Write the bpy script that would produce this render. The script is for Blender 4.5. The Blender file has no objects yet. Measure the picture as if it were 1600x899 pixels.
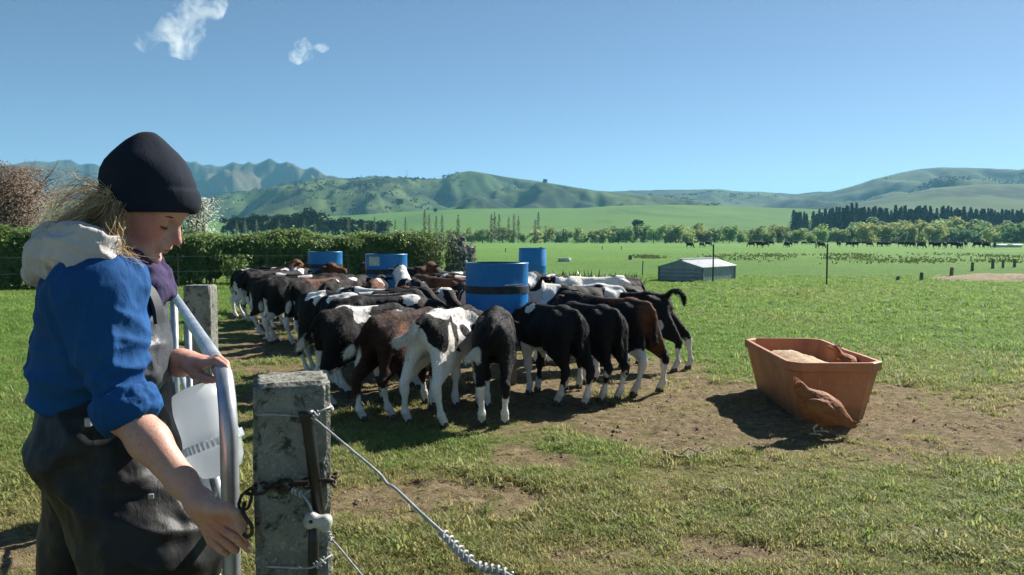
import bpy, math, random
import numpy as np
from mathutils import Vector, Matrix
R = math.radians
scene = bpy.context.scene
col = scene.collection
rng = np.random.default_rng(7)
random.seed(7)

# ---------------------------------------------------------------- camera
CAM_H, FPX, HORIZON = 1.32, 1300.0, 374.0
PITCH = math.atan((449.5 - HORIZON) / FPX)
cam_d = bpy.data.cameras.new('camera')
cam_d.sensor_width = 36.0
cam_d.lens = 36.0 * FPX / 1600.0
cam_d.clip_start = 0.05
cam_d.clip_end = 30000
cam = bpy.data.objects.new('camera', cam_d)
cam.location = (0, 0, CAM_H)
cam.rotation_euler = (math.pi / 2 - PITCH, 0, 0)
col.objects.link(cam)
scene.camera = cam

# ---------------------------------------------------------------- light
SUN_AZ, SUN_EL = R(46), R(36)          # azimuth clockwise from +Y (towards +X)
world = bpy.data.worlds.new('World')
scene.world = world
world.use_nodes = True
wn = world.node_tree
for n in list(wn.nodes):
    wn.nodes.remove(n)
w_out = wn.nodes.new('ShaderNodeOutputWorld')
w_bg = wn.nodes.new('ShaderNodeBackground')
w_sky = wn.nodes.new('ShaderNodeTexSky')
w_sky.sky_type = 'NISHITA'
w_sky.sun_disc = False
w_sky.sun_elevation = SUN_EL
w_sky.sun_rotation = SUN_AZ
w_sky.altitude = 0
w_sky.air_density = 0.55
w_sky.dust_density = 0.12
w_sky.ozone_density = 1.7
w_bg.inputs['Strength'].default_value = 0.050
wn.links.new(w_sky.outputs[0], w_bg.inputs['Color'])
wn.links.new(w_bg.outputs[0], w_out.inputs['Surface'])

sun_d = bpy.data.lights.new('sun', 'SUN')
sun_d.energy = 5.0
sun_d.angle = R(0.5)
sun_d.color = (1.0, 0.95, 0.87)
sun = bpy.data.objects.new('sun', sun_d)
SUN_DIR = Vector((math.sin(SUN_AZ) * math.cos(SUN_EL), math.cos(SUN_AZ) * math.cos(SUN_EL), math.sin(SUN_EL)))
sun.rotation_euler = (-SUN_DIR).to_track_quat('-Z', 'Y').to_euler()
sun.location = (20, 20, 30)
col.objects.link(sun)

scene.view_settings.view_transform = 'Standard'
scene.view_settings.look = 'None'
scene.view_settings.exposure = 1.15
scene.view_settings.gamma = 1.0
try:
    scene.cycles.volume_bounces = 1
    scene.cycles.transparent_max_bounces = 12
    scene.cycles.max_bounces = 6
    scene.cycles.volume_step_rate = 4.0
except Exception:
    pass

# ---------------------------------------------------------------- helpers
def at(px, py, Y):
    """world point seen at photograph pixel (px, py) at depth Y"""
    cx, cy = (px - 800.0) / FPX, -(py - 449.5) / FPX
    c, s = math.cos(PITCH), math.sin(PITCH)
    dy = c + cy * s          # forward component
    dz = -s + cy * c
    k = Y / dy
    return Vector((cx * k, Y, CAM_H + dz * k))

def gpt(px, py, z=0.0):
    """world point on the plane z seen at pixel"""
    cx, cy = (px - 800.0) / FPX, -(py - 449.5) / FPX
    c, s = math.cos(PITCH), math.sin(PITCH)
    dy, dz = c + cy * s, -s + cy * c
    k = (z - CAM_H) / dz
    return Vector((cx * k, dy * k, z))

def tag(o, label=None, cat=None, group=None, kind=None):
    if label: o['label'] = label
    if cat: o['category'] = cat
    if group: o['group'] = group
    if kind: o['kind'] = kind
    return o

def empty(name, loc, rz=0.0):
    o = bpy.data.objects.new(name, None)
    o.empty_display_size = 0.1
    o.location = loc
    o.rotation_euler = (0, 0, rz)
    col.objects.link(o)
    return o

def copy_tree(o, parent=None):
    c = o.copy()
    col.objects.link(c)
    if parent is not None:
        c.parent = parent
    for ch in list(o.children):
        copy_tree(ch, c)
    return c

def link(name, me, mat=None, parent=None, loc=(0, 0, 0)):
    o = bpy.data.objects.new(name, me)
    if mat is not None and len(me.materials) == 0:
        me.materials.append(mat)
    o.location = loc
    if parent is not None:
        o.parent = parent
    col.objects.link(o)
    return o

def np_mesh(name, V, F, smooth=True):
    """V (n,3); F (m,k) with constant k"""
    V = np.asarray(V, dtype=np.float32)
    F = np.asarray(F, dtype=np.int32)
    me = bpy.data.meshes.new(name)
    m, k = F.shape
    me.vertices.add(len(V))
    me.vertices.foreach_set('co', V.ravel())
    me.loops.add(m * k)
    me.loops.foreach_set('vertex_index', F.ravel())
    me.polygons.add(m)
    me.polygons.foreach_set('loop_start', np.arange(0, m * k, k, dtype=np.int32))
    try:
        me.polygons.foreach_set('loop_total', np.full(m, k, dtype=np.int32))
    except Exception:
        pass
    me.update(calc_edges=True)
    me.validate()
    me.polygons.foreach_set('use_smooth', np.full(len(me.polygons), smooth, dtype=bool))
    return me

def attr(me, name, vals):
    a = me.attributes.new(name, 'FLOAT', 'POINT')
    a.data.foreach_set('value', np.asarray(vals, dtype=np.float32))

class MB:
    """collects simple shapes into one mesh"""
    def __init__(s):
        s.v, s.f = [], []
    def add(s, V, F):
        o = len(s.v)
        s.v += [tuple(map(float, p)) for p in V]
        s.f += [tuple(int(i) + o for i in f) for f in F]
        return s
    def box(s, c, d, rz=0.0, bev=0.0, M=None):
        hx, hy, hz = d[0] / 2, d[1] / 2, d[2] / 2
        b = min(bev, hx * .9, hy * .9, hz * .9)
        if b <= 0:
            P = [(x, y, z) for z in (-hz, hz) for x, y in ((-hx, -hy), (hx, -hy), (hx, hy), (-hx, hy))]
            F = [(3, 2, 1, 0), (4, 5, 6, 7), (0, 1, 5, 4), (1, 2, 6, 5), (2, 3, 7, 6), (3, 0, 4, 7)]
        else:
            def ring(x, y, z, q):
                return [(-x + q, -y, z), (x - q, -y, z), (x, -y + q, z), (x, y - q, z), (x - q, y, z), (-x + q, y, z), (-x, y - q, z), (-x, -y + q, z)]
            P = ring(hx - b, hy - b, -hz, b * .5) + ring(hx, hy, -hz + b, b) + ring(hx, hy, hz - b, b) + ring(hx - b, hy - b, hz, b * .5)
            F = [tuple(range(7, -1, -1)), tuple(range(24, 32))]
            for r in range(3):
                for i in range(8):
                    j = (i + 1) % 8
                    F.append((r * 8 + i, r * 8 + j, r * 8 + 8 + j, r * 8 + 8 + i))
        Mx = M if M is not None else Matrix.Translation(c) @ Matrix.Rotation(rz, 4, 'Z')
        return s.add([Mx @ Vector(p) for p in P], F)
    def tube(s, pts, rad, n=8, cap=True):
        V, F = tube_np(pts, rad, n, cap)
        return s.add(V, F)
    def lathe(s, prof, n=32, c=(0, 0, 0)):
        V, F = [], []
        for r, z in prof:
            for i in range(n):
                a = 2 * math.pi * i / n
                V.append((c[0] + r * math.cos(a), c[1] + r * math.sin(a), c[2] + z))
        for k in range(len(prof) - 1):
            for i in range(n):
                j = (i + 1) % n
                F.append((k * n + i, k * n + j, k * n + n + j, k * n + n + i))
        return s.add(V, F)
    def build(s, name, mat=None, parent=None, smooth=False, loc=(0, 0, 0)):
        me = bpy.data.meshes.new(name)
        me.from_pydata(s.v, [], s.f)
        me.update()
        if smooth:
            me.polygons.foreach_set('use_smooth', np.ones(len(me.polygons), dtype=bool))
        return link(name, me, mat, parent, loc)

def tube_np(pts, rad, n=8, cap=True):
    P = [Vector(p) for p in pts]
    m = len(P)
    rad = [rad] * m if not hasattr(rad, '__len__') else list(rad)
    V, F = [], []
    T = []
    for i in range(m):
        t = P[min(i + 1, m - 1)] - P[max(i - 1, 0)]
        T.append(t.normalized() if t.length > 1e-9 else Vector((0, 0, 1)))
    u = T[0].orthogonal().normalized()
    for i in range(m):
        u = (u - T[i] * u.dot(T[i]))
        u = u.normalized() if u.length > 1e-6 else T[i].orthogonal().normalized()
        w = T[i].cross(u)
        for k in range(n):
            a = 2 * math.pi * k / n
            V.append(P[i] + (u * math.cos(a) + w * math.sin(a)) * rad[i])
    for i in range(m - 1):
        for k in range(n):
            j = (k + 1) % n
            F.append((i * n + k, i * n + j, i * n + n + j, i * n + n + k))
    if cap:
        F.append(tuple(range(n - 1, -1, -1)))
        F.append(tuple(range((m - 1) * n, m * n)))
    return V, F

def spline(pts, sub=6):
    """catmull-rom through points (any dimension)"""
    P = np.array([list(p) for p in pts], dtype=float)
    Q = np.vstack([2 * P[0] - P[1], P, 2 * P[-1] - P[-2]])
    out = []
    for i in range(1, len(Q) - 2):
        for k in range(sub):
            t = k / sub
            a, b, c, d = Q[i - 1], Q[i], Q[i + 1], Q[i + 2]
            out.append(0.5 * (2 * b + (c - a) * t + (2 * a - 5 * b + 4 * c - d) * t * t + (3 * b - a - 3 * c + d) * t ** 3))
    out.append(P[-1])
    return np.array(out)

# --- noise
def _hash(ix, iy, iz, seed):
    h = (ix * 374761393 + iy * 668265263 + iz * 2147483647 * 3 + seed * 974711) & 0xFFFFFFFF
    h = ((h ^ (h >> 13)) * 1274126177) & 0xFFFFFFFF
    h = (h ^ (h >> 16)) & 0xFFFF
    return h.astype(np.float32) / 65535.0
def vnoise(P, scale=1.0, seed=0):
    """value noise in [-1,1] for points (n,3) or (n,2)"""
    P = np.asarray(P, dtype=np.float64) * scale
    if P.shape[1] == 2:
        P = np.column_stack([P, np.zeros(len(P))])
    I = np.floor(P).astype(np.int64)
    f = P - I
    f = f * f * (3 - 2 * f)
    r = np.zeros(len(P))
    for dx in (0, 1):
        wx = f[:, 0] if dx else 1 - f[:, 0]
        for dy in (0, 1):
            wy = f[:, 1] if dy else 1 - f[:, 1]
            for dz in (0, 1):
                wz = f[:, 2] if dz else 1 - f[:, 2]
                r += wx * wy * wz * _hash(I[:, 0] + dx, I[:, 1] + dy, I[:, 2] + dz, seed)
    return r * 2 - 1
def fbm(P, scale=1.0, octv=4, seed=0, gain=0.5):
    a, t, r = 1.0, 0.0, 0.0
    for o in range(octv):
        r = r + a * vnoise(P, scale * 2.03 ** o, seed + o * 17)
        t += a
        a *= gain
    return r / t
def sstep(a, b, x):
    t = np.clip((x - a) / (b - a), 0, 1)
    return t * t * (3 - 2 * t)

# --- signed distance modelling: smooth union of tapered capsules, meshed by surface nets
class Field:
    def __init__(s, lo, hi, vox):
        s.lo = np.array(lo, dtype=np.float64)
        s.vox = vox
        s.n = np.ceil((np.array(hi) - s.lo) / vox).astype(int) + 1
        s.g = np.full(tuple(s.n), 0.5, dtype=np.float32)
    def _box(s, lo, hi):
        a = np.maximum(np.floor((lo - s.lo) / s.vox).astype(int), 0)
        b = np.minimum(np.ceil((hi - s.lo) / s.vox).astype(int) + 1, s.n)
        if np.any(b <= a):
            return None, None
        ax = [(s.lo[i] + s.vox * np.arange(a[i], b[i])).astype(np.float32) for i in range(3)]
        X = np.stack(np.meshgrid(*ax, indexing='ij'), -1)
        return (slice(a[0], b[0]), slice(a[1], b[1]), slice(a[2], b[2])), X
    def _mix(s, sl, d, k, op):
        g = s.g[sl]
        if op == 'sub':
            d = -d
            if k > 0:
                h = np.maximum(k - np.abs(g - d), 0) / k
                s.g[sl] = np.maximum(g, d) + h * h * k * .25
            else:
                s.g[sl] = np.maximum(g, d)
        else:
            if k > 0:
                h = np.maximum(k - np.abs(g - d), 0) / k
                s.g[sl] = np.minimum(g, d) - h * h * k * .25
            else:
                s.g[sl] = np.minimum(g, d)
    def cone(s, a, b, ra, rb, k=0.02, op='add', sq=None):
        a = np.array(a, dtype=np.float64); b = np.array(b, dtype=np.float64)
        m = max(ra, rb) + k + 3 * s.vox
        sl, X = s._box(np.minimum(a, b) - m, np.maximum(a, b) + m)
        if sl is None: return s
        ab = (b - a).astype(np.float32)
        L = float(ab @ ab) + 1e-9
        pa = X - a.astype(np.float32)
        t = np.clip(pa @ ab / L, 0, 1)
        q = pa - t[..., None] * ab
        if sq is not None:
            q = q / np.array(sq, dtype=np.float32)
        d = np.sqrt((q * q).sum(-1)) - (ra + t * (rb - ra))
        s._mix(sl, d, k, op)
        return s
    def chain(s, pts, k=0.02):
        for (p, r), (q, r2) in zip(pts[:-1], pts[1:]):
            s.cone(p, q, r, r2, k)
        return s
    def ell(s, c, r, rot=None, k=0.02, op='add'):
        c = np.array(c, dtype=np.float64); r = np.array(r, dtype=np.float32)
        m = float(r.max()) + k + 3 * s.vox
        sl, X = s._box(c - m, c + m)
        if sl is None: return s
        q = X - c.astype(np.float32)
        if rot is not None:
            q = q @ np.array(rot, dtype=np.float32)     # columns are the local axes
        k0 = np.sqrt(((q / r) ** 2).sum(-1))
        k1 = np.sqrt(((q / (r * r)) ** 2).sum(-1)) + 1e-6
        d = k0 * (k0 - 1) / k1
        s._mix(sl, d, k, op)
        return s
    def mesh(s, smooth=1):
        g = s.g
        ins = g < 0
        n = ins.shape
        cnt = np.zeros((n[0] - 1, n[1] - 1, n[2] - 1), dtype=np.int8)
        for dx in (0, 1):
            for dy in (0, 1):
                for dz in (0, 1):
                    cnt += ins[dx:n[0] - 1 + dx, dy:n[1] - 1 + dy, dz:n[2] - 1 + dz]
        act = (cnt > 0) & (cnt < 8)
        idx = np.full(cnt.shape, -1, dtype=np.int64)
        C = np.argwhere(act)
        idx[act] = np.arange(len(C))
        acc = np.zeros((len(C), 3)); num = np.zeros(len(C))
        corners = [(x, y, z) for x in (0, 1) for y in (0, 1) for z in (0, 1)]
        for a in corners:
            for ax in range(3):
                if a[ax]: continue
                b = list(a); b[ax] = 1
                va = g[C[:, 0] + a[0], C[:, 1] + a[1], C[:, 2] + a[2]]
                vb = g[C[:, 0] + b[0], C[:, 1] + b[1], C[:, 2] + b[2]]
                cr = (va < 0) != (vb < 0)
                t = np.where(cr, va / np.where(cr, va - vb, 1), 0)
                p = np.tile(np.array(a, dtype=float), (len(C), 1))
                p[:, ax] += t
                acc[cr] += p[cr]; num[cr] += 1
        V = s.lo + (C + acc / num[:, None]) * s.vox
        Q = []
        for ax in range(3):
            u, v = [(1, 2), (2, 0), (0, 1)][ax]
            sl0 = [slice(None)] * 3; sl1 = [slice(None)] * 3
            sl0[ax] = slice(0, n[ax] - 1); sl1[ax] = slice(1, n[ax])
            A, B = ins[tuple(sl0)], ins[tuple(sl1)]
            E = np.argwhere(A != B)
            ok = (E[:, u] > 0) & (E[:, v] > 0) & (E[:, u] < n[u] - 1) & (E[:, v] < n[v] - 1)
            E = E[ok]
            flip = A[E[:, 0], E[:, 1], E[:, 2]]
            def cell(du, dv):
                K = E.copy(); K[:, u] += du; K[:, v] += dv
                return idx[K[:, 0], K[:, 1], K[:, 2]]
            q = np.stack([cell(-1, -1), cell(0, -1), cell(0, 0), cell(-1, 0)], 1)
            q[~flip] = q[~flip][:, ::-1]
            Q.append(q)
        Q = np.vstack(Q)
        Q = Q[(Q >= 0).all(1)]
        e = np.vstack([Q[:, [0, 1]], Q[:, [1, 2]], Q[:, [2, 3]], Q[:, [3, 0]]])
        for _ in range(smooth):
            num = np.bincount(e[:, 0], minlength=len(V)) + np.bincount(e[:, 1], minlength=len(V))
            N = np.zeros_like(V)
            for i in range(3):
                N[:, i] = np.bincount(e[:, 0], V[e[:, 1], i], len(V)) + np.bincount(e[:, 1], V[e[:, 0], i], len(V))
            V = V * .5 + .5 * N / np.maximum(num, 1)[:, None]
        return V, Q

def vnormals(V, Q):
    n = np.cross(V[Q[:, 2]] - V[Q[:, 0]], V[Q[:, 3]] - V[Q[:, 1]])
    N = np.zeros_like(V)
    for i in range(3):
        for c in range(4):
            N[:, i] += np.bincount(Q[:, c], n[:, i], len(V))
    return N / (np.linalg.norm(N, axis=1, keepdims=True) + 1e-12)

# --- materials
def mat(name, color=(.5, .5, .5), rough=.6, metal=0.0, spec=.5):
    m = bpy.data.materials.new(name)
    m.use_nodes = True
    b = m.node_tree.nodes['Principled BSDF']
    b.inputs['Base Color'].default_value = (*color, 1)
    b.inputs['Roughness'].default_value = rough
    b.inputs['Metallic'].default_value = metal
    b.inputs['Specular IOR Level'].default_value = spec
    return m
class NT:
    def __init__(s, m):
        s.t = m.node_tree; s.b = s.t.nodes['Principled BSDF']; s.m = m
    def node(s, typ, **kw):
        n = s.t.nodes.new(typ)
        for k, v in kw.items():
            setattr(n, k, v)
        return n
    def link(s, a, b): s.t.links.new(a, b)
    def coord(s, kind='Object'):
        return s.node('ShaderNodeTexCoord').outputs[kind]
    def noise(s, scale, detail=4, rough=.55, vec=None, dist=0.0):
        n = s.node('ShaderNodeTexNoise')
        n.inputs['Scale'].default_value = scale
        n.inputs['Detail'].default_value = detail
        n.inputs['Roughness'].default_value = rough
        n.inputs['Distortion'].default_value = dist
        s.link(vec if vec is not None else s.coord(), n.inputs['Vector'])
        return n.outputs['Fac']
    def ramp(s, fac, stops):
        n = s.node('ShaderNodeValToRGB')
        e = n.color_ramp.elements
        while len(e) < len(stops): e.new(.5)
        for el, (p, c) in zip(e, stops):
            el.position = p
            el.color = (*c, 1) if len(c) == 3 else c
        s.link(fac, n.inputs['Fac'])
        return n.outputs['Color']
    def grey(s, fac, a, b):
        return s.ramp(fac, [(a, (0, 0, 0)), (b, (1, 1, 1))])
    def mix(s, fac, a, b, mode='MIX'):
        n = s.node('ShaderNodeMix', data_type='RGBA', blend_type=mode)
        for sock, v in ((n.inputs[0], fac), (n.inputs[6], a), (n.inputs[7], b)):
            if isinstance(v, (int, float)): sock.default_value = v
            elif isinstance(v, tuple): sock.default_value = (*v, 1)
            else: s.link(v, sock)
        return n.outputs[2]
    def math(s, op, a, b=0.0, clamp=False):
        n = s.node('ShaderNodeMath', operation=op, use_clamp=clamp)
        for sock, v in ((n.inputs[0], a), (n.inputs[1], b)):
            if isinstance(v, (int, float)): sock.default_value = v
            else: s.link(v, sock)
        return n.outputs[0]
    def attr(s, name, typ='GEOMETRY'):
        n = s.node('ShaderNodeAttribute', attribute_name=name, attribute_type=typ)
        return n.outputs['Fac']
    def mapping(s, vec, scale=(1, 1, 1), rot=(0, 0, 0)):
        n = s.node('ShaderNodeMapping')
        n.inputs['Scale'].default_value = scale
        n.inputs['Rotation'].default_value = rot
        s.link(vec, n.inputs['Vector'])
        return n.outputs[0]
    def bump(s, h, strength=.4, dist=.01):
        n = s.node('ShaderNodeBump')
        n.inputs['Strength'].default_value = strength
        n.inputs['Distance'].default_value = dist
        s.link(h, n.inputs['Height'])
        s.link(n.outputs[0], s.b.inputs['Normal'])
    def color(s, c): s.link(c, s.b.inputs['Base Color'])
    def rough(s, c): s.link(c, s.b.inputs['Roughness'])
    def translucent(s, fac, color):
        """mix in light passing through thin leaves"""
        out = s.t.nodes['Material Output']
        tr = s.node('ShaderNodeBsdfTranslucent')
        if isinstance(color, tuple): tr.inputs['Color'].default_value = (*color, 1)
        else: s.link(color, tr.inputs['Color'])
        mx = s.node('ShaderNodeMixShader')
        mx.inputs[0].default_value = fac
        s.link(s.b.outputs[0], mx.inputs[1]); s.link(tr.outputs[0], mx.inputs[2])
        s.link(mx.outputs[0], out.inputs['Surface'])
def noisy(name, c1, c2, scale=20, rough=.7, bump=.2, bscale=None, bdist=.004, metal=0.0, spec=.4, lo=.35, hi=.65):
    m = mat(name, c1, rough, metal, spec)
    t = NT(m)
    f = t.noise(scale, 5)
    t.color(t.ramp(f, [(lo, c1), (hi, c2)]))
    if bump: t.bump(t.noise(bscale or scale * 3, 4), bump, bdist)
    return m
# ================================================================ ground
def blob(P, cx, cy, rx, ry, rot=0.0, soft=.35):
    dx, dy = P[:, 0] - cx, P[:, 1] - cy
    c, s = math.cos(rot), math.sin(rot)
    u, v = (dx * c + dy * s) / rx, (-dx * s + dy * c) / ry
    return 1 - sstep(1 - soft, 1 + soft, np.sqrt(u * u + v * v))
DRUMS = [(-0.14, 7.72), (-1.76, 11.65), (-3.2, 14.25)]
def dirt_mask(P):
    P = np.asarray(P, dtype=float)
    n = fbm(P[:, :2], 0.9, 4, 3)
    n2 = fbm(P[:, :2], 3.5, 3, 11)
    D = np.zeros(len(P))
    for b in ((2.4, 6.35, 1.95, 1.35, .05, .45, 1.25), (4.3, 6.4, 1.9, 1.15, .1, .45, 1.2), (1.1, 6.5, 1.1, 1.05, 0, .5, 1.15),
              (-.42, 4.18, .75, .34, .12, .7, .9), (.6, 3.45, .5, .14, 0, .7, .55), (.35, 4.95, .7, .3, 0, .6, .5),
              (.9, 4.3, .5, .2, 0, .6, .45), (1.6, 4.95, 1.3, .35, 0, .7, .6),
              (-.1, 7.7, 2.4, 1.9, 0, .3, 1.15), (-1.8, 11.6, 2.3, 2.2, 0, .35, 1.1), (-3.2, 14.2, 2.1, 1.8, 0, .35, .9),
              (-3.3, 9.9, 1.1, 1.7, -.3, .5, 1.05), (-2.5, 8.2, .6, .9, 0, .5, .75), (-1.9, 6.2, .5, .5, 0, .5, .6), (-2.1, 3.6, .6, .55, 0, .5, .9),
              (13.5, 25, 1.6, 2.4, 0, .3, .0)):
        D = np.maximum(D, b[6] * blob(P, *b[:6]))
    D = D * 1.0 + (n * .65 + n2 * .65) * (D > .02) - .18
    near = np.clip(1 - (P[:, 1] - 3) / 14, 0, 1)
    D = np.maximum(D, (n + n2 * .7 - .42) * 1.2 * near)          # scattered bare scraps in the yard
    return np.clip(D, 0, 1)
def dry_mask(P):
    P = np.asarray(P, dtype=float)
    n = fbm(P[:, :2], .45, 4, 31)
    y = P[:, 1]
    base = .62 - .55 * sstep(6, 11, y) - .28 * blob(P, 2.6, 4.1, 1.3, .6, 0, .6) - .25 * blob(P, -.2, 5.2, 1.3, .5, 0, .6)
    base = base + .25 * blob(P, -2.2, 9, 2.5, 4, 0, .6) - .4 * blob(P, -4.5, 7, 2, 4, 0, .5)
    return np.clip(base + n * .4, 0, 1)
def gz(P):
    P = np.asarray(P, dtype=float)
    z = -.14 * (1 - sstep(1.9, 3.2, P[:, 1])) * (P[:, 1] > -50)
    z = z * sstep(-6, -3, P[:, 1])
    return z
def gz1(x, y):
    return float(gz(np.array([[x, y]]))[0])
def detail(P):
    d = dirt_mask(P)
    y = P[:, 1]
    fade = np.clip(1 - (y - 3) / 22, 0, 1) * (y > 1.0)
    return (fbm(P[:, :2], 2.2, 3, 5) * .018 + fbm(P[:, :2], 9, 3, 8) * (.006 + .024 * d) + np.abs(fbm(P[:, :2], 15, 3, 18)) * -.02 * d - d * .006) * fade

def build_ground():
    r1 = np.exp(np.linspace(math.log(.4), math.log(40), 620))
    r2 = np.exp(np.linspace(math.log(40), math.log(9000), 110))[1:]
    r = np.concatenate([r1, r2])
    a = np.concatenate([np.linspace(-180, -38, 40, endpoint=False), np.linspace(-38, 38, 330, endpoint=False), np.linspace(38, 180, 40, endpoint=False)])
    a = np.radians(a)
    RR, AA = np.meshgrid(r, a, indexing='ij')
    P = np.column_stack([(RR * np.sin(AA)).ravel(), (RR * np.cos(AA)).ravel(), np.zeros(RR.size)])
    d = dirt_mask(P)
    P[:, 2] = gz(P) + detail(P)
    nr, na = RR.shape
    i, j = np.meshgrid(np.arange(nr - 1), np.arange(na), indexing='ij')
    j2 = (j + 1) % na
    F = np.stack([i * na + j, i * na + j2, (i + 1) * na + j2, (i + 1) * na + j], -1).reshape(-1, 4)
    F = F[:, ::-1]
    # close the middle
    P = np.vstack([P, [[0, 0, gz1(0, 0)]]])
    c = len(P) - 1
    jj = np.arange(na)
    T = np.stack([np.full(na, c), jj, (jj + 1) % na, (jj + 1) % na], -1)
    me = np_mesh('ground', P, F)
    attr(me, 'dirt', np.append(d, 0)); attr(me, 'dry', dry_mask(P))
    m = mat('pasture ground', (.1, .15, .04), .95, 0, .15)
    t = NT(m)
    co = t.coord()
    dirt, dry = t.attr('dirt'), t.attr('dry')
    big, mid, fine = t.noise(.05, 5, .6, co), t.noise(1.3, 5, .6, co), t.noise(38, 5, .7, co)
    far = t.ramp(big, [(.35, (.085, .195, .030)), (.62, (.12, .235, .040))])
    far = t.mix(t.grey(t.noise(.9, 6, .7, co), .52, .72), far, (.07, .14, .028))
    nearc = t.ramp(fine, [(.3, (.07, .11, .026)), (.62, (.18, .25, .062))])
    dryc = t.ramp(fine, [(.3, (.12, .105, .042)), (.65, (.33, .28, .13))])
    yard = t.mix(dry, nearc, dryc)
    sep = t.node('ShaderNodeSeparateXYZ'); t.link(co, sep.inputs[0])
    mr = t.node('ShaderNodeMapRange'); mr.inputs['From Min'].default_value = 9; mr.inputs['From Max'].default_value = 26
    t.link(sep.outputs['Y'], mr.inputs['Value'])
    g = t.mix(mr.outputs[0], yard, far)
    soil = t.ramp(t.noise(13, 7, .7, co), [(.26, (.075, .052, .028)), (.46, (.22, .16, .088)), (.66, (.40, .31, .18))])
    soil = t.mix(t.grey(t.noise(55, 3, .6, co), .55, .70), soil, (.38, .31, .18))
    soil = t.mix(t.grey(t.noise(21, 6, .75, co, .6), .56, .66), soil, (.050, .036, .020))
    soil = t.mix(t.grey(t.noise(5, 6, .75, co, .4), .52, .62), soil, t.ramp(t.noise(60, 4, .7, co), [(.3, (.10, .10, .035)), (.65, (.27, .24, .10))]))
    k = t.math('ADD', dirt, t.math('MULTIPLY', t.math('SUBTRACT', t.noise(16, 5, .7, co), .5), .9))
    g = t.mix(t.grey(k, .32, .55), g, soil)
    t.color(g)
    t.bump(t.math('ADD', t.noise(30, 6, .7, co), t.noise(120, 3, .6, co)), .9, .035)
    o = link('ground', me, m)
    tag(o, kind='structure')
build_ground()

# ================================================================ hills
def interp(prof, x):
    xs = np.array([p[0] for p in prof], dtype=float); ys = np.array([p[1] for p in prof], dtype=float)
    y = np.interp(x, xs, ys)
    return y
HILLS = {}
def hill(name, prof, Yc, Y0, m, amp=.25, gul=.004, seed=1, p=1.2, step=3.0, rows=70, jit=0.0, Yback=None):
    px = np.arange(prof[0][0], prof[-1][0] + 1, step)
    py = interp(prof, px)
    k = np.array([.22, .56, .22])
    pad = np.concatenate([np.full(1, py[0]), py, np.full(1, py[-1])])
    py = np.convolve(pad, k / k.sum(), mode='valid')
    py = py + jit * fbm(np.column_stack([px, px * 0]), .07, 4, seed + 3)
    zc = np.maximum((HORIZON - py) / FPX * Yc + CAM_H, 0)
    t = np.linspace(0, 1.45, rows)
    T, PX = np.meshgrid(t, px, indexing='ij')
    Y = Y0 + (Yc - Y0) * T
    X = (PX - 800) / FPX * Y
    Z = np.broadcast_to(zc, T.shape)
    S = np.where(T <= 1, np.clip(T, 0, 1) ** p * (1 - .0), 1 - ((T - 1) / .45) ** 2 * 1.05)
    P2 = np.column_stack([X.ravel(), Y.ravel() * .55])
    rid = (1 - np.abs(fbm(P2, gul, 5, seed))) - .72
    rid = rid.reshape(T.shape)
    w = np.clip(T, 0, 1) * np.clip(1.10 - T, 0, 1) * 4
    z = Z * S + Z * amp * rid * np.where(T < 1, w, 0)
    z = np.where(T < 1, np.minimum(z, Z * (.985 * Y / Yc + .0) + CAM_H * 0 + 0.0), z)   # spurs stay below the skyline
    z[0] = -3
    V = np.column_stack([X.ravel(), Y.ravel(), z.ravel()])
    nr, nc = T.shape
    i, j = np.meshgrid(np.arange(nr - 1), np.arange(nc - 1), indexing='ij')
    F = np.stack([i * nc + j, i * nc + j + 1, (i + 1) * nc + j + 1, (i + 1) * nc + j], -1).reshape(-1, 4)
    me = np_mesh(name, V, F)
    o = tag(link(name, me, m), kind='structure')
    ok = (T.ravel() > .08) & (T.ravel() < .84)
    HILLS[name] = V[ok]
    return o
def hill_mat(name, g1, g2, dark, s1, s2, lo, hi):
    m = mat(name, g1, 1.0, 0, .1); t = NT(m); co = t.coord()
    co2 = t.mapping(co, (1, .45, 1.6))
    base = t.ramp(t.noise(s1, 5, .6, co2), [(.38, g1), (.62, g2)])
    f = t.grey(t.noise(s2, 9, .66, co2, .6), lo, hi)
    t.color(t.mix(f, base, dark))
    return m
m_mtn = hill_mat('mountain tussock', (.060, .062, .036), (.105, .090, .052), (.020, .028, .020), .003, .0045, .44, .56)
m_mid = hill_mat('hill pasture', (.052, .092, .028), (.082, .115, .038), (.016, .030, .016), .005, .011, .46, .57)
m_right = hill_mat('scrub hill', (.058, .088, .030), (.08, .108, .038), (.018, .030, .018), .005, .008, .45, .55)
m_slope = hill_mat('green paddock slope', (.070, .155, .032), (.095, .18, .040), (.058, .125, .030), .004, .012, .5, .66)
m_bank = hill_mat('bare bank', (.12, .12, .06), (.15, .14, .07), (.06, .07, .035), .02, .03, .4, .6)
hill('mountain_range', [(-1100, 310), (-500, 285), (-200, 268), (-60, 262), (0, 262), (30, 257), (55, 253), (78, 254), (95, 252), (115, 251), (128, 258), (140, 256), (150, 256), (165, 262), (200, 258), (240, 250), (270, 254),
     (292, 252), (300, 253.5), (308, 253), (320, 260), (335, 258.5), (347, 261.5), (353, 260.5), (360, 257), (367, 254.5), (376, 257), (384, 257.5), (392, 253), (399, 257), (405, 256.5), (411, 254), (425, 249), (437, 256), (444, 255.5), (450, 253), (462, 257), (475, 265), (482, 264.5), (491, 261), (502, 269), (511, 276), (522, 275.5), (537, 280), (560, 285), (620, 290), (720, 305), (800, 330), (900, 360)],
     2700, 1500, m_mtn, 1.5, .0046, 5, 1.05, 2.0, 130, 1.6)
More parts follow.
